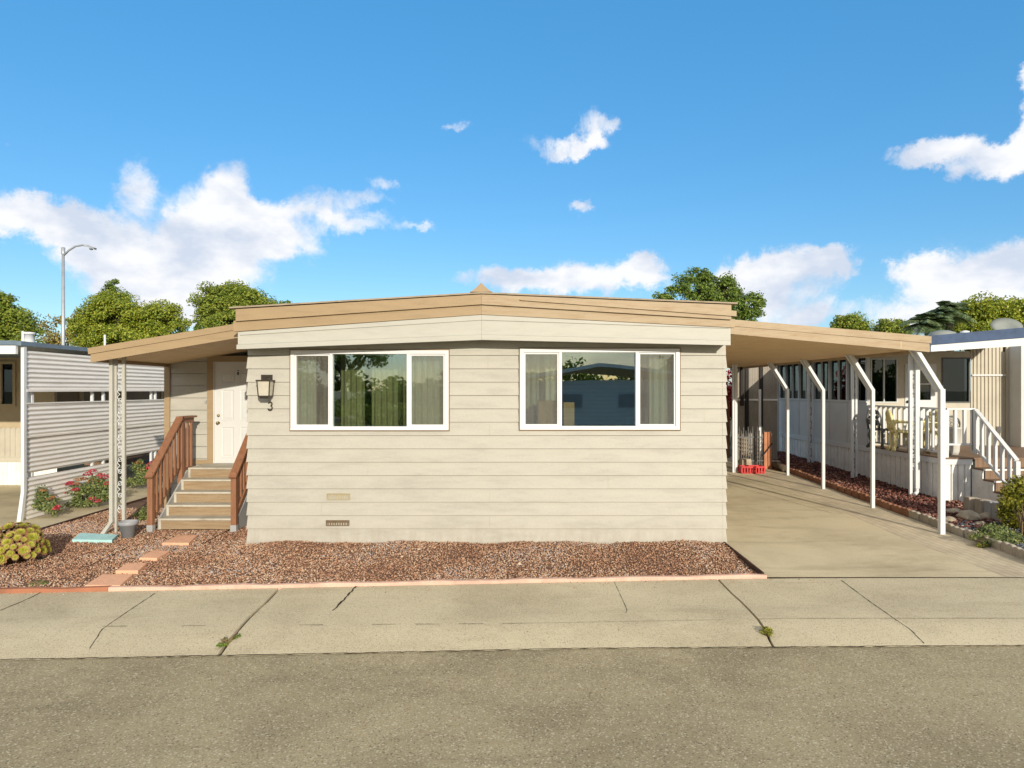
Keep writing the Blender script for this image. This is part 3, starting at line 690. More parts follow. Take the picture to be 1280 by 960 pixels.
# six-panel door
b=MB(); b.box(D0-.012,D0+.012,YW-.03,YW,zD,zDt+.012); b.box(D0+.012,D1+.012,YW-.03,YW,zDt-.01,zDt+.012)
b.box(D0+.012,D1,YW-.012,YW+.03,zD,zDt-.01)
door=b.build('door',M['doorwhite'],home)
b=MB(); dw=D1-D0; dh=zDt-zD
def raised(x0,x1,z0,z1):
    y=YW-.0125
    m=0.02
    o=[(x0,z0),(x1,z0),(x1,z1),(x0,z1)]; i_=[(x0+m,z0+m),(x1-m,z0+m),(x1-m,z1-m),(x0+m,z1-m)]; q=0.05; c_=[(x0+q,z0+q),(x1-q,z0+q),(x1-q,z1-q),(x0+q,z1-q)]
    vs=[(x,y-.001,z) for x,z in o]+[(x,y+.009-.01,z) for x,z in i_]+[(x,y-.012,z) for x,z in c_]
    vs=[(x,y-.010,z) for x,z in o]+[(x,y-.0015,z) for x,z in i_]+[(x,y-.009,z) for x,z in c_]
    fs=[]
    for r in (0,4):
        for k in range(4): fs.append((r+k,r+(k+1)%4,r+4+(k+1)%4,r+4+k))
    fs.append((8,9,10,11)); b.add(vs,fs)
    for k in range(4): 
        x,z=o[k]; X,Z=o[(k+1)%4]; b.add([(x,y-.010,z),(X,y-.010,Z),(X,y,Z),(x,y,z)],[(0,1,2,3)])
for (fx0,fx1) in ((0.17,0.43),(0.57,0.83)):
    for (fz0,fz1) in ((0.80,0.91),(0.43,0.73),(0.06,0.36)):
        raised(D0+dw*fx0,D0+dw*fx1,zD+dh*fz0,zD+dh*fz1)
b.build('door_panel',M['doorwhite'],door)
hx=PX(273.5,YW)
b=MB(); b.lathe((0,0,0),[(0.03,0),(0.03,.008),(0.012,.015),(0.012,.04),(0.026,.05),(0.028,.065),(0.015,.078),(0.0,.08)],16)
b.v=[(hx+x,YW-.012-z,PZ(528.5,YW)+y) for x,y,z in b.v]; b.build('handle',M['brass'],door)
b=MB(); b.lathe((0,0,0),[(0.028,0),(0.028,.012),(0.018,.022),(0.0,.024)],16); b.v=[(hx+x,YW-.012-z,PZ(519.5,YW)+y) for x,y,z in b.v]; b.build('deadbolt',M['brass'],door)
kx=PX(298,YW); b=MB(); b.box(kx-.012,kx+.012,YW-.03,YW-.0125,PZ(468.5,YW),PZ(465,YW)); b.lathe((0,0,0),[(0.011,0),(0.011,.015),(0,.017)],12); b.v=[v if i<8 else (kx+v[0],YW-.0125-v[2],PZ(463.2,YW)+v[1]) for i,v in enumerate(b.v)]; b.build('knocker',M['black'],door)
bx=PX(257.5,YW); MB().box(bx-.018,bx+.018,YW-.03,YW-.012,PZ(504,YW),PZ(500.5,YW)).build('doorbell',M['galv'],home)
MB().box(D0-.13,D1+.1,YW-.07,YW-.041,zD-.05,zD-.012).build('threshold',M['tan'],home)
# number 3
def arc(cx,cz,rx,rz,a0,a1,n): return [(cx+rx*math.cos(R(a0+(a1-a0)*i/n)),Y0-.035,cz+rz*math.sin(R(a0+(a1-a0)*i/n))) for i in range(n+1)]
nx,nz=PX(338.8,Y0),PZ(507.5,Y0)
pts=arc(nx,nz+.032,.026,.03,165,-75,12)+arc(nx-.004,nz-.026,.033,.034,75,-160,14)
rad=[0.0075+0.004*abs(math.sin(i/len(pts)*math.pi*2.0)) for i in range(len(pts))]
b=MB(); b.tube(pts,rad,8); b.lathe((pts[-1][0]+.004,Y0-.03,pts[-1][2]-.006),[(0,-.008),(.009,0),(0,.008)],8)
b.build('house_number',M['bronze'],home)
# wall lantern
lt=thing('wall_lantern','dark bronze box lantern with frosted glass mounted on cream siding above house number','wall lamp',(PX(332,Y0),Y0-.02,PZ(490,Y0)))
lx=PX(334.5,Y0); b=MB(); b.box(lx-.085,lx+.085,Y0-.045,Y0-.021,PZ(487,Y0),PZ(468.5,Y0)); b.build('backplate',M['bronze'],lt)
cx_,cy_=PX(331,Y0-.2)+.0,Y0-.17
zt_,zb_=PZ(476.5,Y0-.17),PZ(494.5,Y0-.17)
b=MB(); wt,wb=.095,.08
for sx in (-1,1):
    for sy in (-1,1): b.beam((cx_+sx*wt,cy_+sy*wt,zt_),(cx_+sx*wb,cy_+sy*wb,zb_),.014,.014,(0,1,0))
b.box(cx_-.11,cx_+.11,cy_-.11,cy_+.11,zt_,zt_+.02); b.box(cx_-.05,cx_+.05,cy_-.05,cy_+.05,zt_+.02,zt_+.045); b.box(cx_-.08,cx_+.08,cy_-.08,cy_+.08,zb_-.02,zb_); b.box(cx_-.065,cx_+.065,cy_-.065,cy_+.065,zb_-.045,zb_-.021)
b.beam((cx_,cy_+.04,zt_+.03),(lx,Y0-.045,zt_+.05),.03,.03); b.build('cage',M['bronze'],lt)
b=MB(); wt-=.004; wb-=.004
b.hexa([(cx_-wb,cy_-wb,zb_+.001),(cx_+wb,cy_-wb,zb_+.001),(cx_+wb,cy_+wb,zb_+.001),(cx_-wb,cy_+wb,zb_+.001),(cx_-wt,cy_-wt,zt_-.001),(cx_+wt,cy_-wt,zt_-.001),(cx_+wt,cy_+wt,zt_-.001),(cx_-wt,cy_+wt,zt_-.001)])
b.build('lamp_glass',M['frost'],lt)
# boxes seen through the right window
for (pa,pb,pt,lab,k) in ((673,699,501,'wide light brown box standing inside behind left edge of the right window',0),(704.5,718,503,'narrow light brown box standing inside beside the wider box in right window',1)):
    Yb=Y0+.16+k*.03; o=MB().box(PX(pa,Yb),PX(pb,Yb),Yb,Yb+.3,.68,PZ(pt,Yb)).build('storage_box',M['card']); tag(o,lab,'box')

# ================================================================== porch awning (left)
YA=11.2
XA0=PX(113,YA)
aw=thing('porch_awning','tan sloping porch awning over the entry steps on slim white posts','awning',(XA0,YA,GZ))
xe=-4.0
b=MB(); b.prism([(XA0,zaw(XA0)+.155),(xe,zaw(xe)+.155),(xe,zaw(xe)+.21),(XA0,zaw(XA0)+.21)],YA-.02,21); b.build('roof',M['tan'],aw)
b=MB(); b.prism([(XA0,zaw(XA0)+.135),(xe,zaw(xe)+.135),(xe,zaw(xe)+.235),(XA0-.01,zaw(XA0)+.235)],YA-.06,YA-.021); b.build('fascia',M['tan'],aw)
b=MB(); b.prism([(XA0+.03,zaw(XA0)),(xe,zaw(xe)),(xe,zaw(xe)+.134),(XA0+.03,zaw(XA0)+.134)],YA-.045,YA-.005)
b.box(XA0+.03,XA0+.06,YA,21,zaw(XA0)+.01,zaw(XA0)+.135); b.build('fascia',M['tan'],aw)
b=MB()
nb=9
for k in range(nb):
    xa=XA0+.07+(xe-XA0-.07)*k/nb; xb=XA0+.07+(xe-XA0-.07)*(k+1)/nb-.006
    b.prism([(xa,zaw(xa)+.06),(xb,zaw(xb)+.06),(xb,zaw(xb)+.075),(xa,zaw(xa)+.075)],YA,20.9)
b.prism([(XA0+.07,zaw(XA0)+.08),(xe,zaw(xe)+.08),(xe,zaw(xe)+.09),(XA0+.07,zaw(XA0)+.09)],YA,20.9)
b.build('soffit',M['soffit'],aw)
YP=11.5
for px_,w in ((145.2,.036),(155,.05)):
    x=PX(px_,YP); MB().box(x-w/2,x+w/2,YP-w/2,YP+w/2,GZ-.02,zaw(x)+.06).build('post',M['cream'],aw)
x0=PX(142.2,YP); b=MB(); b.box(x0-.03,x0+.026,YP-.085,YP-.03,GZ+.2,zaw(x0)+.06)
b.hexa([(x0-.09,YP-.28,GZ+.0),(x0-.02,YP-.28,GZ+.0),(x0-.02,YP-.2,GZ+.0),(x0-.09,YP-.2,GZ+.0),(x0-.03,YP-.085,GZ+.2),(x0+.026,YP-.085,GZ+.2),(x0+.026,YP-.03,GZ+.2),(x0-.03,YP-.03,GZ+.2)])
b.box(x0-.034,x0+.03,YP-.09,YP-.028,GZ+.19,GZ+.26); b.box(x0-.034,x0+.03,YP-.09,YP-.028,1.4,1.43); b.build('downspout',M['cream'],aw)
def scroll(b, x, y, z0, z1, w, r=.006, axis=0):
    """cast scrollwork: S-curves and rings stacked between two posts"""
    z=z0; k=0
    while z<z1-.1:
        h=.20
        pts=[]
        for i in range(17):
            t=i/16; a=t*2*math.pi
            u=w*.42*math.sin(a)*(1 if k%2 else -1); pts.append((x+(u if axis==0 else 0),y+(u if axis==1 else 0),z+h*t))
        b.tube(pts,r,5)
        ring=[(x+(w*.3*math.cos(q) if axis==0 else 0),y+(w*.3*math.cos(q) if axis==1 else 0),z+h*.5+.035*math.sin(q)) for q in np.linspace(0,2*math.pi,11)[:-1]]
        b.tube(ring,r,5,closed=True); z+=h; k+=1
xm=(PX(145.2,YP)+PX(155,YP))/2
b=MB(); scroll(b,xm,YP,.25,2.75,.10); b.build('scrollwork',M['white'],aw)

# ================================================================== porch steps
gs=GZ
st=thing('porch_steps','five-step wooden entry staircase with red-brown railings leading to the white door','stairs',(-5.4,11.75,gs))
SX0,SX1=-6.07,-4.80
for k in range(5):
    y=11.75+.27*k; zt=gs+.19+.188*k
    MB().box(SX0+.0,SX1,y+.028,y+.05,zt-.19+(.0),zt-.034).build('riser',M['stepwood'],st)
    yy=y+.27+.05 if k<4 else YW-.09
    b=MB(); b.box(SX0-.02,SX1+.02,y,yy,zt-.032,zt); b.build('tread',M['tread'],st)
    MB().box(SX0-.022,SX0+.02,y+.012,y+.027,zt-.19,zt-.033).build('riser_trim',M['tread'],st)
for x in (SX0-.05,SX1+.022):
    b=MB(); b.prism_yz([(11.79,gs-.02),(YW-.1,gs-.02),(YW-.1,gs+.9),(12.83,gs+.9),(11.79,gs+.17)],x,x+.028); b.build('stringer',M['greypaint'],st)
def railing(x, sgn):
    p=MB(); p.box(x-.045,x+.045,11.57,11.66,gs+.11,.93); o=p.build('railing_post',M['redwood'],st)
    MB().box(x-.05,x+.05,11.565,11.665,gs-.02,gs+.11).build('post_base',M['galv'],o)
    MB().box(x-.045,x+.045,12.62,12.71,gs+.55,1.72).build('railing_post',M['redwood'],st)
    def zr_(y): return .90+(y-11.6)*.885
    b=MB(); b.beam((x,11.53,zr_(11.53)),(x,12.64,zr_(12.64)),.13,.035,(0,0,1)); b.box(x-.065,x+.065,12.6,13.18,zr_(12.62)-.005,zr_(12.62)+.03)
    b.beam((x,11.6,zr_(11.6)-.07),(x,12.62,zr_(12.62)-.07),.035,.085,(0,0,1)); b.box(x-.018,x+.018,12.71,13.15,zr_(12.62)-.09,zr_(12.62)-.006)
    b.build('handrail',M['redwood'],st)
    for i in range(7):
        y=11.74+i*.125
        MB().box(x+sgn*.018,x+sgn*.018+.035*sgn,y-.019,y+.019,zr_(y)-.80,zr_(y)-.03).build('baluster',M['redwood'],st)
    for i in range(3):
        y=12.79+i*.14; MB().box(x-.018,x+.018,y-.019,y+.019,gs+.95,zr_(12.62)-.09).build('baluster',M['redwood'],st)
    MB().beam((x+sgn*.01,11.66,zr_(11.66)-.83),(x+sgn*.01,12.62,zr_(12.62)-.83),.03,.07).build('bottom_rail',M['redwood'],st)
    MB().box(x-.02,x+.02,12.71,13.15,gs+.88,gs+.95).build('bottom_rail',M['redwood'],st)
railing(SX0-.075,1); railing(SX1+.075,-1)

# ================================================================== carport (right)
YC=11.3
XE=PX(1163,YC); zE=PZ(440,YC)
XH=3.30; zH=PZ(413,YC-.35)
def zc(X): return zE+(zH-zE)*(X-XE)/(XH-XE)
cp=thing('carport','tan flat-sloped carport roof on white braced posts beside the house','carport',(XE,YC,GZ))
zt0=zc(XH)
hE=PZ(420.5,YC)-zE; hH=PZ(394.5,YC-.35)-zH
def zct(X,k): return zc(X)+(hE+(hH-hE)*(X-XE)/(XH-XE))*k
YEND=21.6
b=MB(); b.prism([(XH,zct(XH,.55)),(XE,zct(XE,.55)),(XE,zct(XE,1)),(XH,zct(XH,1))],YC-.03,YC-.001); b.build('fascia',M['tan_worn'],cp)
b=MB(); b.prism([(XH,zc(XH)),(XE-.03,zc(XE)),(XE-.03,zct(XE,.54)),(XH,zct(XH,.54))],YC-.018,YC+.012)
b.box(XE-.03,XE-.004,YC+.013,YEND,zE,zE+hE*.9); b.build('fascia',M['tan_worn'],cp)
b=MB(); b.box(XE-.5,XE-.494,YC-.02,YC-.017,zc(XE-.5)+.01,zct(XE-.5,.53)); b.build('board_joint',M['soffit'],cp)
b=MB(); b.prism([(XH,zct(XH,.8)),(XE-.01,zct(XE,.8)),(XE-.01,zct(XE,.95)),(XH,zct(XH,.95))],YC,YEND); b.build('roof',M['roofing'],cp)
b=MB(); nb=14
for k in range(nb):
    xa=XH+(XE-.035-XH)*k/nb; xb=XH+(XE-.035-XH)*(k+1)/nb-.007
    b.prism([(xa,zc(xa)+.05),(xb,zc(xb)+.05),(xb,zc(xb)+.065),(xa,zc(xa)+.065)],YC+.013,YEND-.05)
b.prism([(XH,zc(XH)+.067),(XE-.035,zc(XE)+.067),(XE-.035,zc(XE)+.08),(XH,zc(XH)+.08)],YC+.013,YEND-.05)
b.build('soffit',M['soffit'],cp)
XPo=7.15
for k,Y in enumerate((11.36,13.53,15.68,17.7,19.7)):
    g=float(zg(XPo,Y)); w=.062 if k else .08
    p=MB(); p.box(XPo-w/2,XPo+w/2,Y-w/2,Y+w/2,g-.03,2.34)
    o=p.build('post',M['white'],cp)
    if k==4: continue
    b=MB(); b.beam((XPo,Y,2.34-.02),(XE-.22,Y,zE+.08),.06,.06,(0,1,0)); b.build('brace',M['white'],o)
    b=MB(); b.beam((XPo-.01,Y+.09,2.30),(XE-.26,Y+.09,zE+.08),.05,.05,(0,1,0)); b.build('brace',M['white'],o)
# ================================================================== foliage helpers
def leaf_quads(cent, size, up=0.25, outward=None, aspect=0.55):
    """one folded rhombus per leaf"""
    n=len(cent); d=rng.normal(size=(n,3)); d/=np.linalg.norm(d,axis=1,keepdims=True)
    nn=rng.normal(size=(n,3))+np.array([0,0,up*2])
    if outward is not None: nn+=outward*1.1
    nn/=np.linalg.norm(nn,axis=1,keepdims=True)
    t=np.cross(nn,d); t/=np.linalg.norm(t,axis=1,keepdims=True)+1e-9; s=np.cross(nn,t)
    L=(np.asarray(size).reshape(-1,1) if hasattr(size,'__len__') else size*(0.7+0.6*rng.random((n,1))))
    a=cent-t*L*.5; c=cent+t*L*.5; b_=cent+s*L*aspect*.5+nn*L*.08; e=cent-s*L*aspect*.5+nn*L*.08
    V=np.stack([a,b_,c,e],1).reshape(-1,3)
    return V, (np.arange(n)*4)[:,None]+np.arange(4)[None]
def crown_points(lobes, nclump, nleaf, cr):
    """lobes: (cx,cy,cz,rx,ry,rz); clumps sit mostly near each lobe's outside, leaves fill the clumps"""
    lobes=np.array(lobes,float); w=(lobes[:,3]*lobes[:,5]); w/=w.sum()
    pts=[];outs=[]
    ids=rng.choice(len(lobes),nclump,p=w)
    for i in ids:
        l=lobes[i]; d=rng.normal(size=3); d/=np.linalg.norm(d)
        r=0.5+0.6*rng.random()**0.75
        c=l[:3]+d*l[3:]*r
        m=int(nleaf*(0.5+rng.random())); q=rng.normal(size=(m,3)); q/=np.linalg.norm(q,axis=1,keepdims=True); q*=rng.random((m,1))**.45*cr*(0.75+0.75*rng.random())*np.array([1.15,1.15,.75])
        pts.append(c+q); o=q/ (np.linalg.norm(q,axis=1,keepdims=True)+1e-6)*.5+d; outs.append(o/np.linalg.norm(o,axis=1,keepdims=True))
    return np.concatenate(pts),np.concatenate(outs)
def tree(label, base, lobes, nclump, nleaf, cr, leaf, mat, trunk_r=.18, name='tree', cat='tree', group=None):
    t=thing(name,label,cat,base,group)
    b=MB(); bx,by,bz=base; l0=np.array(lobes,float); top=l0[:,2].mean()
    cxm=l0[:,0].mean(); 
    b.tube([(bx,by,bz-.2),(bx+.05,by,bz+(top-bz)*.3),(bx+(cxm-bx)*.4,by,bz+(top-bz)*.6),(cxm,by,top)],[trunk_r*1.25,trunk_r,trunk_r*.7,trunk_r*.3],8)
    for l in l0:
        for k in range(4):
            d=rng.normal(size=3); d/=np.linalg.norm(d); e=l[:3]+d*l[3:]*.75
            s=np.array([bx+(cxm-bx)*.35,by,bz+(top-bz)*(.5+.2*rng.random())]); mid=(s+l[:3])/2+rng.normal(size=3)*.15
            b.tube([s,mid,l[:3]*.6+e*.4,e],[trunk_r*.45,trunk_r*.32,trunk_r*.2,trunk_r*.06],5)
    b.build('trunk',M['bark'],t)
    p,o=crown_points(lobes,nclump,nleaf,cr); V,Fc=leaf_quads(p,leaf,outward=o)
    np_mesh('crown',V,Fc,M[mat],t)
    return t
def lob(px,py,Y,rpx,rpy,dy=0,ry=None):
    x,y,z=P(px,py,Y+dy); k=Y/F; return (x,y,z,rpx*k,(ry if ry else rpx*k*.8),rpy*k)

YT=42
def base_of(px,Y): return (PX(px,Y),Y,-.1)
tree('bushy green tree cut by the left edge of the photo, behind the blue grey roof',base_of(5,38),[lob(8,400,38,30,26),lob(-22,396,38,30,34),lob(15,425,38,28,20),lob(-5,440,38,40,30)],230,150,.42,.15,'leaf_mid')
tree('broad rounded yellow-green tree between the street lamp and the awning roof',base_of(160,44),[lob(150,400,44,42,32),lob(195,408,44,34,30),lob(120,410,44,26,26),lob(165,430,44,60,28),lob(140,385,44,22,16)],420,150,.45,.15,'leaf_yg')
tree('sparse olive-coloured tree right behind the street lamp pole',base_of(72,47),[lob(75,415,47,24,20),lob(92,402,47,18,18),lob(60,428,47,16,12),lob(85,440,47,34,22)],80,45,.42,.19,'leaf_olive',.13)
tree('dark pointed conifer top rising behind the broad yellow-green tree',base_of(142,56),[lob(142,366,56,16,9),lob(142,356,56,8,7),lob(140,385,56,26,18),lob(140,420,56,34,30)],130,110,.40,.17,'leaf_dk',.2)
tree('green domed tree behind the left end of the roof fascia',base_of(290,40),[lob(282,376,40,34,20),lob(310,388,40,30,22),lob(268,388,40,24,18),lob(296,368,40,26,12),lob(295,408,40,42,24)],330,140,.40,.14,'leaf_mid')
tree('tiny dark treetop left of the domed tree over the awning',base_of(247,62),[lob(247,406,62,3.6,6),lob(247,415,62,5,10)],20,50,.22,.2,'leaf_dk',.1)
tree('tiny dark treetop peeping over the roof line right of the domed tree',base_of(355,70),[lob(355,380,70,9,3.5),lob(348,385,70,10,4)],22,40,.3,.22,'leaf_dk',.1)
tree('dark green jagged tree rising behind right end of the roof',base_of(885,36),[lob(868,362,36,26,22),lob(900,372,36,30,22),lob(934,384,36,20,18),lob(832,372,36,12,12),lob(880,345,36,9,8),lob(908,352,36,8,8),lob(890,398,36,50,24),lob(948,378,36,8,8)],380,70,.25,.13,'leaf_dk')
tree('low rounded green treetop over the carport roof, left of the pair',base_of(1066,50),[lob(1064,406,50,19,10),lob(1052,411,50,10,7),lob(1066,420,50,20,10)],130,110,.40,.17,'leaf_mid')
tree('low rounded green treetop over the carport roof, right of the pair',base_of(1115,50),[lob(1116,410,50,17,9),lob(1126,414,50,9,6),lob(1115,422,50,19,10)],120,110,.40,.17,'leaf_mid')
tree('leafy light green tree above the blue-edged roof by the dish',base_of(1225,34),[lob(1207,396,34,18,16),lob(1232,392,34,30,18),lob(1270,390,34,26,18),lob(1190,409,34,12,10),lob(1230,415,34,50,20),lob(1300,398,34,30,24)],300,110,.34,.14,'leaf_yg')
# palms
def palm(label, px, pyc, Y, fl, n):
    c=np.array(P(px,pyc,Y)); t=thing('palm_tree',label,'palm tree',(c[0],Y,-.1),'palms behind the blue-edged roof')
    b=MB(); b.tube([(c[0],Y,-.3),(c[0]+.1,Y,c[2]*.5),(c[0],Y,c[2])],[.22,.17,.15],8); b.build('trunk',M['bark'],t)
    Vs=[];Fs=[];o=0
    for k in range(n):
        a=rng.uniform(0,2*math.pi); el=rng.uniform(-.1,1.25); d=np.array([math.cos(a)*math.cos(el),math.sin(a)*math.cos(el),math.sin(el)]); L=fl*(.8+.4*rng.random())
        for i in range(26):
            s=(i+1)/26; p=c+d*L*s+np.array([0,0,-1])*L*.55*s*s
            tdir=d+np.array([0,0,-1])*1.1*s; tdir/=np.linalg.norm(tdir); side=np.cross(tdir,[0,0,1]); side/=np.linalg.norm(side)+1e-6
            for sg in (-1,1):
                ll=L*.33*math.sin(math.pi*min(.95,.12+s*.8)); dirn=side*sg*.8+tdir*.5+np.array([0,0,-.35]); w=tdir*.032
                q=p+dirn*ll; Vs += [p-w,p+w,q+w*.2,q-w*.2]; Fs.append((o,o+1,o+2,o+3)); o+=4
    np_mesh('crown',np.array(Vs),np.array(Fs),M['leaf_blue'],t)
palm('dark drooping palm leftmost above the blue-edged roof',1160,405,31,1.25,46)
palm('taller dark palm behind the light green tree over the blue-edged roof',1186,391,32,1.25,50)

# street lamp
YL=33; lx=PX(79,YL)
sl=thing('street_lamp','tall grey street lamp with curved arm standing behind the left trees','street lamp',(lx,YL,-.1))
zt=PZ(311,YL); b=MB(); b.tube([(lx,YL,-.1),(lx,YL,zt*.5),(lx,YL,zt)],[.10,.085,.065],12); b.lathe((lx,YL,zt),[(.085,-.25),(.085,.06),(0,.09)],12); b.build('pole',M['pole'],sl)
pts=[P(79,320,YL),P(86,313,YL),P(94,308,YL),P(103,306.3,YL),P(111,307.5,YL)]
b=MB(); b.tube(pts,.045,8); b.build('arm',M['pole'],sl)
e=P(114,309.2,YL); b=MB(); b.beam(P(109,307.3,YL),P(119,311,YL),.22,.09,(0,0,1)); b.lathe((e[0],e[1],e[2]-.14),[(0,0),(.07,.02),(.09,.09)],10); b.build('lamp_head',M['pole'],sl)

# ================================================================== garden objects
for k,(q,lab) in enumerate(zip(pav,('terracotta square paver nearest the wooden steps','small terracotta paver second from the wooden steps','small terracotta paver third from the wooden steps','large terracotta paver nearest the red-brown edging board'))):
    xs=[(p[0],p[1]) for p in q]
    o=MB().slab(xs,-.10,-.045+.004*k%3*.001).build('stepping_stone',M['clay']); bv=o.modifiers.new('b','BEVEL'); bv.width=.008; bv.segments=2
    tag(o,lab,'paver','terracotta stepping stones')
o=MB().slab([(p[0],p[1]) for p in tq],-.10,-.042).build('splash_block',M['turq']); tag(o,'pale turquoise slab lying on gravel under the awning downspout','paver')
gpx=G(160.5,671)
pt=thing('flower_pot','small grey plastic flower pot at the foot of the awning post','pot',(gpx[0],gpx[1],GZ))
b=MB(); b.lathe((gpx[0],gpx[1],GZ-.005),[(.0,0),(.098,0),(.128,.2),(.134,.2),(.147,.205),(.15,.262),(.142,.264),(.13,.255),(.118,.2)],28); b.build('pot_body',M['pot'],pt)
b=MB(); b.lathe((gpx[0],gpx[1],GZ+.2),[(.0,0.005),(.06,.01),(.119,0)],20); b.build('potting_soil',M['soil'],pt)
# aeonium clump
ax,ay,_=G(17,703); ae=thing('succulent_clump','big mounded succulent of yellow-green rosettes on gravel at left edge','plant',(ax,ay,GZ))
def rosette(c, nrm, rad, V, Fc, which):
    nrm=Vector(nrm).normalized(); u=nrm.orthogonal().normalized(); w=nrm.cross(u)
    rings=[(.18,5,.25,0),(.4,8,.5,0),(.68,10,.8,0),(.92,11,1.0,1),(1.05,11,1.12,2)]
    for r,n,ln,mi in rings:
        for k in range(n):
            a=2*math.pi*(k+.5*(rings.index((r,n,ln,mi))%2))/n+random.uniform(-.12,.12); d=u*math.cos(a)+w*math.sin(a); s=u*-math.sin(a)+w*math.cos(a)
            h=(1.05-r)*.42; L=rad*r; wd=rad*(.16+.20*r)
            base=c+nrm*rad*(h*.4-.08); tip=c+d*L+nrm*rad*h; mid=c+d*L*.68+nrm*rad*(h*.78-.02)
            pts=[base-s*wd*.25,base+s*wd*.25,mid+s*wd*.62+nrm*rad*.03,c+d*L*.92+s*wd*.42+nrm*rad*h,tip+nrm*rad*.03,c+d*L*.92-s*wd*.42+nrm*rad*h,mid-s*wd*.62+nrm*rad*.03]
            cpt=mid-nrm*rad*.05
            o=len(V[mi]); V[mi]+= [tuple(p) for p in pts]+[tuple(cpt)]
            Fc[mi]+= [(o,o+1,o+7),(o+1,o+2,o+7),(o+2,o+3,o+7),(o+3,o+4,o+7),(o+4,o+5,o+7),(o+5,o+6,o+7),(o+6,o,o+7)]
V=[[],[],[]]; Fc=[[],[],[]]
ros=[]
for i in range(120):
    for tr in range(40):
        d=Vector((random.gauss(0,1),random.gauss(0,1),abs(random.gauss(0,.9))+.02)).normalized()
        c=Vector((ax,ay,GZ+.13))+Vector((d.x*.40,d.y*.36,d.z*.40))*random.uniform(.82,1.1); rd=random.choice((.045,.06,.08,.1,.12))
        if all((c-q).length>(rd+r2)*.66 for q,r2 in ros): ros.append((c,rd)); rosette(c,Vector((d.x,d.y-.25,d.z+.15)),rd,V,Fc,0); break
for mi,(nm,mm) in enumerate((('inner_leaves','aeon_in'),('outer_leaves','aeon_out'),('dry_leaves','aeon_dry'))):
    np_mesh(nm,np.array(V[mi]),np.array(Fc[mi]),M[mm],ae,smooth=True)
b=MB()
for c,rd in ros: b.tube([(ax+(c.x-ax)*.2,ay+(c.y-ay)*.2,GZ),tuple(c*.5+Vector((ax,ay,GZ+.1))*.5),tuple(c)],[.016,.014,.02],6)
b.build('stem',M['stem'],ae)
# shrubs
def shrub(label, base, lobes, ncl, nl, cr, leaf, mat, flowers=None, name='shrub', cat='shrub', group=None):
    t=thing(name,label,cat,base,group); b=MB()
    for k in range(12):
        l=lobes[k%len(lobes)]; e=np.array(l[:3])+rng.normal(size=3)*np.array(l[3:])*.4; e[2]=max(e[2],base[2]+.05)
        b.tube([(base[0]+rng.normal()*.03,base[1]+rng.normal()*.03,base[2]-.02),((base[0]+e[0])/2,(base[1]+e[1])/2,(base[2]*.4+e[2]*.6)),tuple(e)],[.012,.008,.004],5)
    b.build('stem',M['stem'],t)
    p,o=crown_points(lobes,ncl,nl,cr); p[:,2]=np.maximum(p[:,2],base[2]+.01); V,Fc=leaf_quads(p,leaf,outward=o); np_mesh('foliage',V,Fc,M[mat],t)
    if flowers:
        for (mt,pos) in flowers:
            pp=[];oo=[]
            for (x,y,z,r) in pos:
                q=rng.normal(size=(70,3)); q/=np.linalg.norm(q,axis=1,keepdims=True); q[:,2]=np.abs(q[:,2])*.7
                pp.append(np.array([x,y,z])+q*r); oo.append(q)
            V,Fc=leaf_quads(np.concatenate(pp),.028,outward=np.concatenate(oo),aspect=.9); np_mesh('flower_heads',V,Fc,M[mt],t)
    return t
def pl(px,py,Y,rp,rq): return lob(px,py,Y,rp,rq)
Yb=12.9
shrub('small flowering shrub with one red bloom beside the screen post',G(55,641),[pl(58,630,Yb,12,9),pl(52,618,Yb,6,9),pl(68,636,Yb,8,6)],60,26,.07,.045,'leaf_garden',
      [('flower',[P(70,637,Yb-.2)+(.06,),P(72,634,Yb-.2)+(.05,)]),('flower_o',[P(54,614,Yb)+(.05,),P(62,624,Yb)+(.05,),P(66,622,Yb)+(.04,)])],'flowering_shrub')
Yb=14.0
shrub('large flowering shrub covered in crimson flower heads against the corrugated screen',G(110,629),[pl(100,615,Yb,18,12),pl(122,607,Yb,18,13),pl(88,620,Yb,10,10),pl(135,612,Yb,10,11),pl(110,625,Yb,25,6)],150,28,.085,.05,'leaf_garden',
      [('flower',[P(x,y,Yb-.25)+(r,) for x,y,r in ((110,594,.09),(116,590,.08),(126,596,.1),(131,598,.1),(138,596,.09),(136,606,.1),(94,613,.07),(88,605,.08),(86,606,.06),(121,627,.07),(115,624,.06),(78,616,.07))]),
       ('flower_o',[P(x,y,Yb-.2)+(r,) for x,y,r in ((98,601,.09),(104,600,.08),(116,603,.1),(95,606,.08))])],'flowering_shrub')
Yb=16.2
shrub('flowering shrub with pink blooms behind the stair railing',G(184,601),[pl(178,595,Yb,10,8),pl(188,588,Yb,8,8),pl(165,601,Yb,12,5),pl(173,585,Yb,5,10)],80,26,.08,.05,'leaf_garden',
      [('flower',[P(x,y,Yb-.2)+(.08,) for x,y in ((188,581,),(191,579),(186,586),(189,590))]),('flower_o',[P(173,580,Yb)+(.09,),P(176,588,Yb)+(.07,)])],'flowering_shrub')
shrub('low green weed patch on gravel left of the stair post',G(183,648),[pl(184,640,12.6,9,6),pl(176,645,12.6,7,3)],40,20,.06,.04,'leaf_garden',name='weed',cat='weed')
shrub('small weed on gravel behind the red-brown edging board',G(48,731),[pl(54,729,8.45,4,2.5),pl(44,730,8.45,5,2)],22,16,.025,.022,'leaf_garden',name='weed',cat='weed')
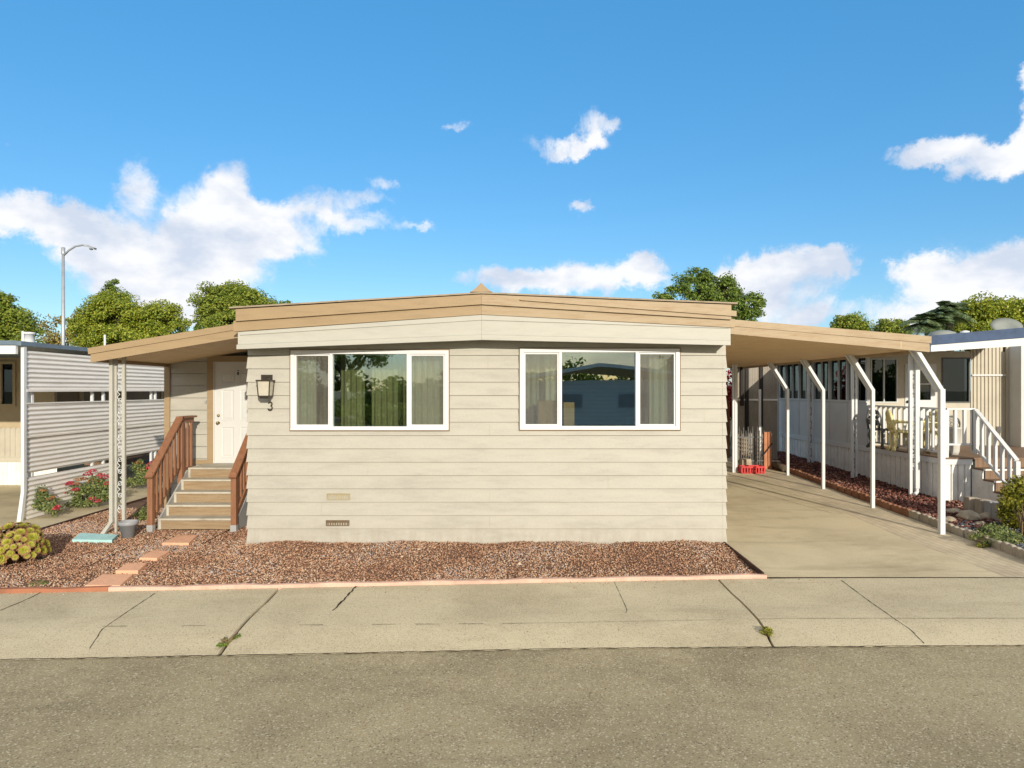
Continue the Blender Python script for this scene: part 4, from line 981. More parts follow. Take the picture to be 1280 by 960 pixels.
w1=walkpt(284,803); shrub('brown-green weed tuft growing in the left pavement joint',(w1[0],w1[1],w1[2]),[(w1[0]-.02,w1[1]-.04,w1[2]+.02,.05,.10,.02),(w1[0]+.05,w1[1]+.12,w1[2]+.015,.02,.09,.015)],30,14,.016,.02,'leaf_dk',name='weed',cat='weed')
w1=walkpt(958,792); shrub('tiny green weed growing in the right pavement joint',(w1[0],w1[1],w1[2]),[(w1[0],w1[1],w1[2]+.03,.045,.08,.03)],24,18,.02,.022,'leaf_bush',name='weed',cat='weed')
for px_,py_,w_ in ((1068,685,'small weed at the foot of the near edging blocks'),):
    g=G(px_*1.0+158,py_-1); 
    shrub(w_,g,[(g[0],g[1],g[2]+.03,.07,.07,.03)],20,16,.02,.025,'leaf_bush',name='weed',cat='weed')
Yb=11.6
shrub('bright lime-green bush at the right edge beside the white stairs',G(1282,668,0.0),[pl(1278,618,Yb,18,16),pl(1272,640,Yb,16,18),pl(1288,645,Yb,18,22),pl(1283,605,Yb,10,10),pl(1264,630,Yb,7,10)],190,28,.10,.065,'leaf_bush',name='bush',cat='bush')
for k,(px_,py_,Yq,lab) in enumerate(((1243,655,11.2,'pale low ground cover plant beside the pale rocks'),(1262,668,10.6,'pale low ground cover plant below the lime bush'),(1236,668,10.5,'trailing ground cover plant nearest the edging blocks'))):
    c=P(px_,py_,Yq); shrub(lab,(c[0],c[1],GZ+.02),[(c[0],c[1],GZ+.10,.24,.24,.08),(c[0]+.15,c[1]+.15,GZ+.08,.2,.2,.07)],50,20,.06,.042,'leaf_garden',name='ground_cover_plant',cat='plant')
# rocks
for (px_,py_,r,lab) in ((1211,644,.17,'largest rounded pale rock in front of the porch skirt'),(1193,637,.13,'flat pale rock left of the largest rounded rock'),(1232,643,.12,'pale rock right of the largest rounded rock'),(1244,640,.10,'small tan rock nearest the lime bush'),(1187,646,.10,'small pale rock right behind the front carport post'),(1226,650,.08,'smallest pale rock in front of the rock group')):
    g=G(px_,py_+4,0.0); bm=bmesh.new(); bmesh.ops.create_icosphere(bm,subdivisions=3,radius=r)
    sd=rng.random(3)*9
    for v in bm.verts:
        q=v.co.normalized(); k=1+.13*math.sin(q.x*4+sd[0])*math.cos(q.y*3+sd[1])+.07*math.sin(q.z*7+q.x*5+sd[2]); v.co=Vector((q.x*1.15,q.y,q.z*(.45 if 'flat' in lab else .7)))*r*k
    me=bpy.data.meshes.new('rock'); bm.to_mesh(me); bm.free(); me.polygons.foreach_set('use_smooth',[True]*len(me.polygons)); me.materials.append(M['stone'])
    o=link('rock',me); o.location=(g[0],g[1],float(zg(g[0],g[1]))+r*.4); tag(o,lab,'rock','rocks beside the porch')
# grey kerb blocks by the stairs
for k,(px_,lab) in enumerate(((1215,'grey block leftmost in the short row under the stairs'),(1229,'grey block second from left in the row under the stairs'),(1241,'grey block third from left in the row under the stairs'),(1251,'rounded grey block rightmost in the row under the stairs'))):
    Yk=12.9-k*.22; x=PX(px_,Yk); z0_=.0; zt_=PZ(621+k*2.5,Yk)
    o=MB().hexa([(x-.105,Yk-.07,z0_-.05),(x+.105,Yk-.1,z0_-.05),(x+.105,Yk+.07,z0_-.05),(x-.105,Yk+.1,z0_-.05),(x-.105,Yk-.07,zt_),(x+.105,Yk-.1,zt_-.01),(x+.105,Yk+.07,zt_-.01),(x-.105,Yk+.1,zt_)]).build('edging_block',M['greypaint'] if k>1 else M['blockgrey'])
    bv=o.modifiers.new('b','BEVEL'); bv.width=.02; bv.segments=3; tag(o,lab,'block','blocks under the stairs')
# scalloped edging blocks along the drive
def edging_block(mat,name='scalloped_edging_block'):
    L=.30; n=10; b=MB(); pr=[]
    for i in range(n+1):
        t=i/n; pr.append((L*(t-.5)*.96,.115+.022*abs(math.sin(t*math.pi*2))))
    poly=[(-L*.48,-.05)]+[(L*.48,-.05)]+[(x,z) for x,z in reversed(pr)]
    b.prism_yz([(x,z) for x,z in poly],-.035,.035); return b
LB='scalloped concrete edging block in the row between driveway and planting bed'
Ye=8.25; k=0
src={}
while Ye<19.6:
    red = Ye>12.6
    near=Ye<12.6
    x=7.40+ (0.0 if Ye>11 else -(11-Ye)*.08)
    g=float(zg(x,Ye))
    lab=('reddish scalloped edging block in the far row beside the red lava rock' if red else 'grey beige scalloped edging block in the near row beside the dark slate chips')
    if red not in src:
        o=edging_block(None).build('edging_block',M['blockred' if red else 'blockgrey']); bv=o.modifiers.new('b','BEVEL'); bv.width=.012; bv.segments=2; src[red]=o
        tag(o,lab,'edging block','reddish edging blocks' if red else 'grey edging blocks')
    else: o=src[red].copy(); C.objects.link(o)
    o.location=(x+random.uniform(-.012,.012),Ye,g+random.uniform(-.012,.008)); o.rotation_euler=(random.uniform(-.03,.03),random.uniform(-.05,.05),random.uniform(-.05,.05)-(.08 if Ye<11 else 0))
    Ye+=.305

# ================================================================== right neighbour
NX=8.95; NF=14.1; NW=17.2; DZ=.925
nh=thing('neighbour_house','pale neighbouring mobile home with blue roof edge and dark-windowed sunroom behind carport','house',(NX,NW,.1))
b=MB()
zs=2.0
yy=np.arange(NW,24,1.02)
b.box(NX,NX+.06,NW,24,DZ-.04,zs)
for y in yy: b.box(NX-.014,NX-.001,y-.012,y+.012,DZ,zs-.03)
b.box(NX-.025,NX+.06,NW,24,zs,zs+.05)
b.build('sunroom_panel',M['panelgrey'],nh)
b=MB()
for y in yy:
    b.box(NX-.02,NX+.06,y-.035,y+.035,zs+.05,3.2); b.box(NX-.005,NX+.04,y+.49,y+.53,zs+.05,3.2)
b.build('sunroom_frame',M['panelgrey'],nh)
b=MB(); b.box(NX+.045,NX+.055,NW+.06,24,zs+.05,3.2); b.build('sunroom_glass',M['darkglass'],nh)
MB().box(NX+.6,NX+.62,NW+.15,24,zs-.5,3.2).build('blind',M['curtain'],nh)
MB().box(NX+1.9,NX+1.95,NW+.15,24,DZ,3.2).build('inner_wall',M['dark'],nh)
# front wall openings measured on its plane
def wr(px0,py0,px1,py1): return (PX(px0,NW),PX(px1,NW),PZ(py1,NW),PZ(py0,NW))
WA=wr(1088,448,1122,503.5); DA=wr(1131,455,1170,556); WB=wr(1177,447,1212,503.5)
b=MB(); hs=[WA,(DA[0],DA[1],DZ-.1,DA[3]),WB]
wall_with_holes(b,NX+.06,PX(1213,NW),DZ-.4,3.3,NW,NW+.1,hs)
b.build('front_wall',M['panelbeige'],nh)
for W in (WA,WB):
    x0,x1,z0,z1_=W; f=MB(); e=.03; f.box(x0,x0+e,NW-.02,NW+.04,z0,z1_);f.box(x1-e,x1,NW-.02,NW+.04,z0,z1_);f.box(x0+e,x1-e,NW-.02,NW+.04,z0,z0+e);f.box(x0+e,x1-e,NW-.02,NW+.04,z1_-e,z1_)
    if W is WA: f.box((x0+x1)/2-.015,(x0+x1)/2+.015,NW-.01,NW+.03,z0+e,z1_-e)
    o=f.build('window',M['panelgrey' if W is WA else 'iron'],nh); MB().box(x0+e,x1-e,NW+.02,NW+.03,z0+e,z1_-e).build('pane',M['darkglass'],o)
    MB().box(x0+e,x1-e,NW+.15,NW+.17,z0+e,z1_-e).build('blind',M['curtain' if W is WA else 'dark'],o)
x0,x1,z0,z1_=DA
b=MB(); ww=(PX(1147,NW),PX(1163,NW),PZ(500,NW),PZ(463,NW))
wall_with_holes(b,x0,x1,DZ,z1_,NW-.02,NW+.03,[ww]); b.box(ww[0],ww[1],NW-.015,NW+.02,PZ(480,NW)-.015,PZ(480,NW)+.015)
o=b.build('door',M['white'],nh); MB().box(ww[0],ww[1],NW+.005,NW+.01,ww[2],ww[3]).build('pane',M['darkglass'],o)
MB().box(x0,x1,NW+.2,NW+.22,DZ,z1_).build('inner_panel',M['dark'],o)
b=MB(); b.lathe((0,0,0),[(.035,0),(.03,.03),(.035,.05),(0,.055)],12); b.v=[(x0+.06+a,NW-.02-c,PZ(502,NW)+d) for a,d,c in b.v]; b.build('handle',M['black'],o)
# ribbed wall to the right, gable slab at the far right
b=MB(); xa,xb=PX(1213,NW),PX(1255,NW); y=NW-.02
prof=[(xa,y)]; xx=xa
while xx<xb: prof += [(xx,y),(xx+.045,y),(xx+.055,y-.025),(xx+.075,y-.025),(xx+.085,y)]; xx+=.095
V_=[];F_=[]
for i,(x_,y_) in enumerate(prof):
    V_ += [(x_,y_,DZ-.4),(x_,y_,3.4)]
    if i: F_.append((2*i-2,2*i,2*i+1,2*i-1))
b.add(V_,F_); b.build('ribbed_wall',M['panelbeige'],nh,fix=False)
b=MB(); b.box(xa,xb,NW-.07,NW-.046,PZ(470,NW),PZ(468,NW)); b.build('ledge',M['white'],nh)
MB().box(xb,xb+.06,NW-.09,NW,DZ-.4,3.4).build('corner_trim',M['panelbeige'],nh)
MB().box(xb+.06,19,NW-.5,NW+.1,-.2,3.4).build('side_wall',M['panelgrey'],nh)
MB().box(PX(1244,NW),PX(1249,NW),NW-.06,NW-.046,PZ(541,NW),PZ(533,NW)).build('outlet_box',M['iron'],nh)
# roof with white fascia and blue edge
YR=13.4; XR0=PX(1164,YR)
def zr2(px,top): # rows on the fascia plane
    return None
b=MB(); b.prism([(XR0,PZ(439.5,YR)),(PX(1400,YR),PZ(424.5,YR)),(PX(1400,YR),PZ(413,YR)),(XR0,PZ(431.5,YR))],YR,YR+.05); b.build('fascia',M['white'],nh)
b=MB(); b.prism([(XR0,PZ(436.5,YR)),(PX(1400,YR),PZ(420.5,YR)),(PX(1400,YR),PZ(419.5,YR)),(XR0,PZ(435.5,YR))],YR-.006,YR-.001); b.build('fascia_groove',M['whiteold'],nh)
b=MB(); b.prism([(XR0-.04,PZ(431.3,YR)),(PX(1400,YR),PZ(412.5,YR)),(PX(1400,YR),PZ(399,YR)),(XR0-.02,PZ(419.5,YR))],YR-.02,YR+.06); b.build('roof_edge',M['blue'],nh)
b=MB(); b.prism([(XR0,PZ(431,YR)),(PX(1400,YR),PZ(412,YR)),(PX(1400,YR),PZ(402,YR)),(XR0,PZ(422,YR))],YR+.06,25); b.build('roof',M['whiteold'],nh)
b=MB(); b.prism([(XR0+.05,PZ(436,YR)),(PX(1400,YR),PZ(419,YR)),(PX(1400,YR),PZ(418,YR)),(XR0+.05,PZ(435,YR))],YR+.06,25); b.build('soffit',M['panelbeige'],nh)
# paired porch posts with scrollwork
for (px_,Y,dsp) in ((1138,14.7,True),(1065.5,17.0,False),(1011,19.9,False),(968,22.6,False)):
    x=PX(px_,Y); g=float(zg(x,Y)); 
    b=MB(); b.box(x-.03,x+.03,Y-.03,Y+.03,g-.02,3.1); o=b.build('porch_post',M['white'],nh)
    x2=PX(px_+(8 if dsp else 4.5),Y)
    b=MB()
    if dsp:
        b.box(x2-.045,x2+.045,Y-.04,Y+.04,g+.18,3.1); b.tube([(x2,Y,g+.2),(x2-.01,Y-.02,g+.1),(x2-.10,Y-.08,g+.05)],.042,8)
    else: b.box(x2-.025,x2+.025,Y-.025,Y+.025,g-.02,3.1)
    b.build('downspout' if dsp else 'porch_post',M['white'],nh)
    if px_>1000:
        b=MB(); scroll(b,(x+x2)/2,Y,.6 if dsp else .3,3.0,.09 if dsp else .06,.007); b.build('scrollwork',M['iron' if not dsp else 'white'],nh)
# things on its roof
YD=16.0; dc=P(1257,413,YD)
ds=thing('satellite_dish','large grey oval satellite dish on the blue-edged neighbouring roof','satellite dish',dc)
b=MB(); b.lathe((0,0,0),[(0,0),(.12,.012),(.22,.04),(.31,.085),(.315,.085),(.315,.095),(.2,.05),(0,.012)],28)
mt=Matrix.Rotation(R(38),4,'X')@Matrix.Rotation(R(-12),4,'Y'); b.v=[tuple(Vector(dc)+Vector((0,0,.02))+mt@Vector((a,c,d*1.2))) for a,c,d in b.v]; b.build('reflector',M['dish'],ds)
b=MB(); b.tube([(dc[0],dc[1]+.05,dc[2]-.5),(dc[0],dc[1]+.05,dc[2])],.025,8); b.tube([(dc[0]+.28,dc[1],dc[2]+.05),(dc[0]+.33,dc[1]-.3,dc[2]+.12)],.012,6); b.build('mast',M['iron'],ds)
for (px_,py_,w,lab) in ((1178,419,.3,'grey low dome vent at the left end of the blue-edged roof'),):
    c=P(px_,py_,15); b=MB(); b.lathe((c[0],c[1],c[2]-.06),[(w,-.1),(w,.04),(w*.8,.12),(w*.4,.16),(0,.17)],20); o=b.build('roof_vent',M['dish']); tag(o,lab,'roof vent')
c=P(1206,416.5,15); b=MB(); b.lathe((c[0],c[1],c[2]-.15),[(.06,-.1),(.06,.14),(.09,.15),(.09,.19),(.03,.21),(0,.21)],14); o=b.build('roof_vent',M['white']); tag(o,'small white capped roof vent pipe between dome vent and dish','roof vent')
# porch
po=thing('porch','white-skirted raised porch with brown board floor, white railing and side stairs','porch',(NX,NF,0))
b=MB()
def vskirt(b,p0,p1,zb0,zb1,zt,pitch=.2,groove=.035):
    L=math.hypot(p1[0]-p0[0],p1[1]-p0[1]); ux,uy=(p1[0]-p0[0])/L,(p1[1]-p0[1])/L; nx_,ny_=uy,-ux
    n=max(1,int(L/pitch)); 
    for i in range(n):
        a=L*i/n; c=L*(i+1)/n-.03
        for (s,e,d0,d1) in ((a,a+.004,groove,0),(a+.004,c-.004,0,0),(c-.004,c,0,groove)):
            q=[(p0[0]+ux*s-nx_*d0*-1*0,0)]
            P0=(p0[0]+ux*s-nx_*d0,p0[1]+uy*s-ny_*d0); P1=(p0[0]+ux*e-nx_*d1,p0[1]+uy*e-ny_*d1)
            z0a=zb0+(zb1-zb0)*s/L; z0b=zb0+(zb1-zb0)*e/L
            b.add([(P0[0],P0[1],z0a),(P1[0],P1[1],z0b),(P1[0],P1[1],zt),(P0[0],P0[1],zt)],[(0,1,2,3)])
        P0=(p0[0]+ux*c-nx_*groove,p0[1]+uy*c-ny_*groove); P1=(p0[0]+ux*(c+.03)-nx_*groove,p0[1]+uy*(c+.03)-ny_*groove)
        b.add([P0+(zb0,),P1+(zb0,),P1+(zt,),P0+(zt,)],[(0,1,2,3)])
FX=PX(1215,NF)
vskirt(b,(NX,24),(NX,NF),.2,-.05,.80)
b.build('skirt',M['whiteold'],po,fix=False)
b=MB(); vskirt(b,(NX,NF),(FX,NF),-.05,-.05,.80,.135); b.prism_yz([(NF,-.05),(NF,DZ-.235),(NF-.32,DZ-.235),(NF-.32,DZ-.435),(NF-.62,DZ-.435),(NF-.62,DZ-.635),(NF-.92,DZ-.635),(NF-.92,DZ-.84),(NF-1.2,DZ-.84),(NF-1.2,-.05)],FX-.004,FX+.02)
b.build('skirt',M['whiteold'],po,fix=False)
b=MB(); b.box(NX-.025,NX+.02,NF-.02,24,.78,DZ-.03); b.box(NX+.02,FX,NF-.02,NF+.02,.78,DZ-.03); b.build('rim_board',M['white'],po)
b=MB(); n=22
for i in range(n):
    ya=NF-.03+(NW-NF+.03)*i/n; b.box(NX-.03,15,ya,ya+(NW-NF+.03)/n-.006,DZ-.03,DZ)
b.build('deck_floor',M['deckwood'],po)
for k in range(4):
    y1_=NF-.03-.30*k; zt_=DZ-.03-.2*(k+1)+.0
    b=MB(); b.box(FX+.0,14,y1_-.31,y1_-.005,zt_,zt_+.035); b.build('tread',M['deckwood'],po)
    b=MB(); b.box(FX+.03,14,y1_-.02,y1_-.006,zt_+.036,zt_+.2-.001); b.build('riser',M['deckwood'],po)
    b=MB(); b.box(FX+.0,14,y1_-.325,y1_-.311,zt_+.002,zt_+.034); b.build('tread_edge',M['whiteold'],po)
# railings
def rail_run(p0,p1,zb,zt,n,pw=.045,ends=(True,True)):
    b=MB(); b.beam((p0[0],p0[1],zt[0]),(p1[0],p1[1],zt[1]),.085,.035); b.build('handrail',M['white'],po)
    b=MB(); b.beam((p0[0],p0[1],zb[0]),(p1[0],p1[1],zb[1]),.05,.04); b.build('bottom_rail',M['white'],po)
    for i in range(n+1):
        t=i/n; x=p0[0]+(p1[0]-p0[0])*t; y=p0[1]+(p1[1]-p0[1])*t; end=i in (0,n); w=pw*(1.5 if end else 1)
        lo=(zb[0]+(zb[1]-zb[0])*t)-(.12 if end else 0); hi=zt[0]+(zt[1]-zt[0])*t-.017
        MB().box(x-w/2,x+w/2,y-w/2,y+w/2,lo,hi).build('baluster',M['white'],po)
RT=1.93
rail_run((NX+.04,NW-.05),(NX+.04,NF+.04),(DZ+.10,DZ+.10),(RT,RT),14,.05)
rail_run((NX+.04,NF+.04),(FX+.06,NF+.04),(DZ+.27,DZ+.27),(RT,RT),3,.055)
rail_run((FX+.06,NF-.02),(FX+.06,12.93),(DZ+.2,.30),(RT-.01,.99),6,.055)
# porch furniture
def iron_chair(label, x, y, z, rot, mat, grp=None, wide=1.0, fat=1.0):
    t=thing('garden_chair',label,'chair',(x,y,z),grp); t.rotation_euler=(0,0,rot)
    class MBf(MB):
        def tube(s,pts,r,n=8,**k): return MB.tube(s,pts,[q*fat for q in r] if hasattr(r,'__len__') else r*fat,n,**k)
    def bl(b,nm):
        o=b.build(nm,M[mat]); o.parent=t; return o
    b=MBf(); ring=[(.22*wide*math.cos(a),.21*math.sin(a),.45) for a in np.linspace(0,2*math.pi,21)[:-1]]; b.tube(ring,.016,6,closed=True)
    for k in range(-4,5):
        w=.21*math.sqrt(max(0,1-(k/4.6)**2)); b.tube([(k*.046*wide,-w,.452),(k*.046*wide,w,.452)],.008,5)
    b.tube([(.1*wide*math.cos(a),.1*math.sin(a),.452) for a in np.linspace(0,2*math.pi,15)[:-1]],.01,5,closed=True); bl(b,'seat')
    for sx in (-1,1):
        for sy in (-1,1):
            b=MBf(); b.tube([(sx*.17*wide,sy*.16,.45),(sx*.20*wide,sy*.19,.3),(sx*.17*wide,sy*.16,.15),(sx*.22*wide,sy*.23,.012)],[.026,.022,.02,.024],6)
            b.tube([(sx*.17*wide,sy*.16,.42),(sx*.1*wide,sy*.1,.36),(sx*.12*wide,sy*.12,.30)],.012,5); bl(b,'leg')
    b=MBf(); b.tube([(-.2*wide,.19,.45),(-.21*wide,.24,.7),(-.14*wide,.27,.86),(0,.28,.92),(.14*wide,.27,.86),(.21*wide,.24,.7),(.2*wide,.19,.45)],.02,6)
    for s in (-1,1):
        for zc_,r in ((.58,.065),(.72,.055),(.83,.035)):
            pts=[(s*(.085*wide)+r*(1-q/14)*math.cos(q*.85)*s,.23+.05*(zc_-.5),zc_+r*(1-q/14)*math.sin(q*.85)) for q in range(13)]; b.tube(pts,.014,5)
    b.tube([(0,.2,.46),(0,.25,.7),(0,.28,.9)],.016,5); bl(b,'backrest')
    for s in (-1,1):
        b=MBf(); b.tube([(s*.21*wide,.22,.66),(s*.25*wide,.05,.68),(s*.25*wide,-.12,.66),(s*.22*wide,-.14,.58),(s*.2*wide,-.1,.46)],.016,6); bl(b,'armrest')
    return t
iron_chair('pale yellow ornate iron chair behind the porch railing, left of the white downspout',PX(1127,15.6),15.6,DZ,R(75),'yellow',fat=1.9)
iron_chair('pale yellow ornate iron chair behind the porch railing, right of the white downspout',PX(1158,15.4),15.4,DZ,R(-70),'yellow',fat=1.9)
iron_chair('dark grey ornate iron chair behind the railing near the porch back corner',PX(1103,16.4),16.4,DZ,R(20),'iron',wide=1.1,fat=1.5)
g=(PX(1190,14.75),14.75,DZ)
pp=thing('planter','tall tapered off-white planter on porch deck with round iron ornament','planter',g)
b=MB(); b.lathe(g,[(0,0),(.12,0),(.14,.08),(.17,.55),(.19,.56),(.19,.60),(.16,.60),(.14,.5)],24); b.build('planter_body',M['planter'],pp)
rg=thing('iron_ornament','round dark scrolled iron ornament standing in the off-white planter','ornament',(g[0],g[1],DZ+.55))
b=MB(); cz=DZ+.66
b.tube([(g[0]+.17*math.cos(a),g[1],cz+.17*math.sin(a)) for a in np.linspace(0,2*math.pi,25)[:-1]],.016,6,closed=True)
for k in range(5):
    a0=k*2*math.pi/5; b.tube([(g[0]+.15*(1-q/16)*math.cos(a0+q*.35),g[1],cz+.15*(1-q/16)*math.sin(a0+q*.35)) for q in range(15)],.008,5)
b.build('scroll_ring',M['iron'],rg)

# ================================================================== end of the drive: gate, fence, clutter
gy=18.9
gt=thing('iron_gate','brown iron picket gate with white crossed lattice behind the carport','gate',(PX(930,gy),gy,.15))
b=MB(); g0=float(zg(6.5,gy))
xg0,xg1=PX(921,gy),PX(955,gy)
for k in range(13):
    x=xg0+(xg1-xg0)*k/12; b.box(x-.009,x+.009,gy-.009,gy+.009,g0+.06,g0+1.02+.1*(k%2)); b.lathe((x,gy,g0+1.02+.1*(k%2)),[(.018,0),(.0,.05)],6)
for z in (.2,.85): b.box(xg0,xg1,gy-.014,gy+.014,g0+z,g0+z+.035)
b.build('pickets',M['iron'],gt)
b=MB()
for k in range(-7,0):
    for s in (-1,1):
        x=PX(948,gy+.05)+k*.055; b.beam((x,gy+.03+.004*s,g0+.25),(x+s*.3,gy+.03+.004*s,g0+.85),.012,.006,(0,1,0))
b.v=[v for v in b.v]; b.build('lattice',M['browntrim'],gt)
pr=thing('gate_post','pair of terracotta red square posts beside the iron gate','post',(PX(959,gy),gy,g0))
for px_ in (956.5,961.5): MB().box(PX(px_,gy)-.045,PX(px_,gy)+.045,gy-.05,gy+.05,g0-.02,PZ(540,gy)).build('post_shaft',M['postred'],pr)
b=MB(); b.beam((PX(953,gy-.07),gy-.07,g0+.35),(PX(965,gy-.07),gy-.07,g0+.7),.03,.03,(0,1,0)); b.build('handle',M['dark'],pr)
bw=thing('slat_screen','tall grey-tan slatted screen wall at the back of the carport','screen',(PX(945,20.5),20.5,.2))
b=MB(); x0,x1=PX(918,20.5),PX(972,20.5); n=26
for k in range(n):
    a=x0+(x1-x0)*k/n; b.box(a,a+(x1-x0)/n-.008,20.5,20.52,.1,3.15)
b.build('slats',M['fencetan'],bw)
b=MB()
for px_,zb,zt_ in ((928.5,1.85,3.1),(934.5,.9,3.1),(952.5,1.0,3.1)): b.box(PX(px_,20.4)-.05,PX(px_,20.4)+.05,20.44,20.499,zb,zt_)
b.build('frame_post',M['dark'],bw)
b=MB(); b.box(x0,x1,20.47,20.499,2.0,2.05); b.build('rail',M['whiteold'],bw)
MB().box(x0-.1,x1+.6,20.45,20.6,3.16,3.24).build('cap',M['panelgrey'],bw)
dp=thing('corner_downspout','slim white downspout and post at the far corner of the house','downspout',(PX(918,18.2),18.2,.13))
for px_,w in ((916.5,.05),(919.8,.065)): MB().box(PX(px_,18.2)-w/2,PX(px_,18.2)+w/2,18.17,18.23,float(zg(5.9,18.2))-.02,3.0).build('pipe',M['white'],dp)
fb=thing('board_fence','dark brown board fence behind the far house corner','fence',(5.6,21.3,.2))
b=MB()
for k in range(14):
    x=4.6+k*.12; b.box(x,x+.112,21.3,21.325,.1,2.0)
b.build('boards',M['fencebrown'],fb)
b=MB(); b.box(PX(913,21)-.05,PX(913,21)+.05,21.2,21.29,.1,2.0); b.box(4.6,6.4,21.26,21.29,1.0,1.08); b.build('frame',M['redwood'],fb)
c=P(910,485,22.3); shrub('bright red-leaved shrub showing over the brown fence behind the house corner',(c[0],22.3,.2),[(c[0],22.3,c[2]+.15,.35,.3,.5),(c[0]+.1,22.3,c[2]-.5,.3,.3,.5)],90,24,.12,.1,'leaf_red',name='shrub')
MB_=MB(); z_=float(zg(6.2,18.1)); 
cr=thing('crate','red plastic crate lying on the far end of the driveway','crate',(PX(938,18.1),18.1,z_))
b=MB(); xa,xb=PX(925,18.1),PX(953,18.1); 
b.box(xa,xb,17.95,18.25,z_,z_+.02)
for k in range(9):
    x=xa+(xb-xa)*k/8; b.box(x-.018,x+.018,17.94,17.96,z_+.021,z_+.15); b.box(x-.018,x+.018,18.24,18.26,z_+.021,z_+.15)
b.box(xa-.01,xb+.01,17.93,17.97,z_+.151,z_+.19); b.box(xa-.01,xb+.01,18.23,18.27,z_+.151,z_+.19); b.box(xa-.01,xa+.03,17.971,18.229,z_+.05,z_+.19); b.box(xb-.03,xb+.01,17.971,18.229,z_+.05,z_+.19); b.build('crate_body',M['red'],cr)
o=MB().hexa([(PX(926,18.4),18.3,z_),(PX(939,18.4),18.3,z_),(PX(939,18.4),18.6,z_),(PX(926,18.4),18.6,z_),(PX(926,18.4),18.3,z_+.33),(PX(938,18.4),18.3,z_+.35),(PX(938,18.4),18.6,z_+.35),(PX(926,18.4),18.6,z_+.33)]).build('stone_block',M['stone']); bv=o.modifiers.new('b','BEVEL'); bv.width=.03; bv.segments=3; tag(o,'pale square block standing behind the red crate','block')
b=MB(); p0=P(966,583,19.0); p1=P(982,592,18.2); b.tube([(p0[0],p0[1],float(zg(p0[0],19))+.1),((p0[0]+p1[0])/2,18.6,float(zg(7,18.6))+.11),(p1[0],p1[1],float(zg(p1[0],18.2))+.09)],[.10,.11,.09],10); o=b.build('log',M['bark']); tag(o,'weathered grey-brown log lying along the bed near the far carport post','log')
o=MB().box(PX(970,18.9)-.1,PX(970,18.9)+.12,18.85,19.05,.14,.36).build('paver_block',M['stone']); bv=o.modifiers.new('b','BEVEL'); bv.width=.03; bv.segments=2; tag(o,'small pale block beside the grey-brown log','block')

# ================================================================== left neighbour
SX=-8.99
sc_=thing('corrugated_screen','white corrugated aluminium carport screen with a slot along its middle','screen',(SX,12.6,GZ))
def corr(name,y0,y1,zb,zt,xoff=0.0,pitch=.088,amp=.014,mat='corr',zt1=None,zb1=None):
    """horizontal corrugations; top/bottom may slope along the run"""
    nz=int((zt-zb)/pitch*8)+1; ys=np.linspace(y0,y1,max(2,int((y1-y0)/.5)))
    zz=np.linspace(0,1,nz); V=[];Fq=[]
    for i,y in enumerate(ys):
        t=(y-y0)/(y1-y0); a=zb+((zb1-zb)*t if zb1 is not None else 0); c=zt+((zt1-zt)*t if zt1 is not None else 0)
        for s in zz:
            z=a+(c-a)*s; V.append((SX+xoff+amp*math.sin(2*math.pi*z/pitch)+.004*math.sin(y*1.7+z*2),y,z))
    for i in range(len(ys)-1):
        for j in range(nz-1):
            q=i*nz+j; Fq.append((q,q+1,q+nz+1,q+nz))
    return np_mesh(name,np.array(V),np.array(Fq),M[mat],sc_,smooth=True)
corr('panel',12.62,20.5,2.32,3.05)
corr('panel',12.62,20.5,1.44,2.07); corr('panel',12.62,20.5,.77,1.46,xoff=-.016)
corr('panel',12.62,15.4,-.07,.70)
MB().box(SX-.02,SX+.035,12.6,20.5,2.29,2.335).build('rail',M['corr'],sc_); MB().box(SX-.02,SX+.03,12.6,20.5,2.06,2.085).build('rail',M['corr'],sc_)
MB().box(SX-.01,SX+.018,12.62,20.5,1.435,1.465).build('rail',M['corr'],sc_)
for y in (12.75,12.85,14.7,15.1,17.1,17.3,19.5): MB().box(SX-.08,SX-.03,y-.025,y+.025,GZ,3.05).build('post',M['white'],sc_)
b=MB(); b.box(SX-.03,SX+.03,12.53,12.60,.45,3.12); b.hexa([(SX-.035,12.43,GZ),(SX+.035,12.43,GZ),(SX+.035,12.5,GZ),(SX-.035,12.5,GZ),(SX-.03,12.53,.452),(SX+.03,12.53,.452),(SX+.03,12.60,.452),(SX-.03,12.60,.452)]); b.build('downspout',M['white'],sc_)
ln=thing('neighbour_house','beige neighbouring mobile home at the left edge with white skirting and awning roof','house',(-11,17,GZ))
YN=17.3
def wl(px0,py0,px1,py1): return (PX(px0,YN),PX(px1,YN),PZ(py1,YN),PZ(py0,YN))
WL_=wl(-14,455,17,505)
b=MB(); wall_with_holes(b,-18,-11.6,1.35,3.2,YN,YN+.1,[WL_]); b.build('wall',M['beigewall'],ln)
b=MB(); x0,x1,z0,z1_=WL_; e=.07; b.box(x0-e,x0,YN-.04,YN+.05,z0-e,z1_+e);b.box(x1,x1+e,YN-.04,YN+.05,z0-e,z1_+e);b.box(x0,x1,YN-.04,YN+.05,z1_,z1_+e);b.box(x0,x1,YN-.04,YN+.05,z0-e,z0); b.box((x0+x1)/2-.02,(x0+x1)/2+.02,YN-.02,YN+.03,z0,z1_)
o=b.build('window',M['beigewall'],ln); MB().box(x0,x1,YN+.03,YN+.04,z0,z1_).build('pane',M['darkglass'],o); MB().box(x0,x1,YN+.4,YN+.42,z0,z1_).build('blind',M['dark'],o)
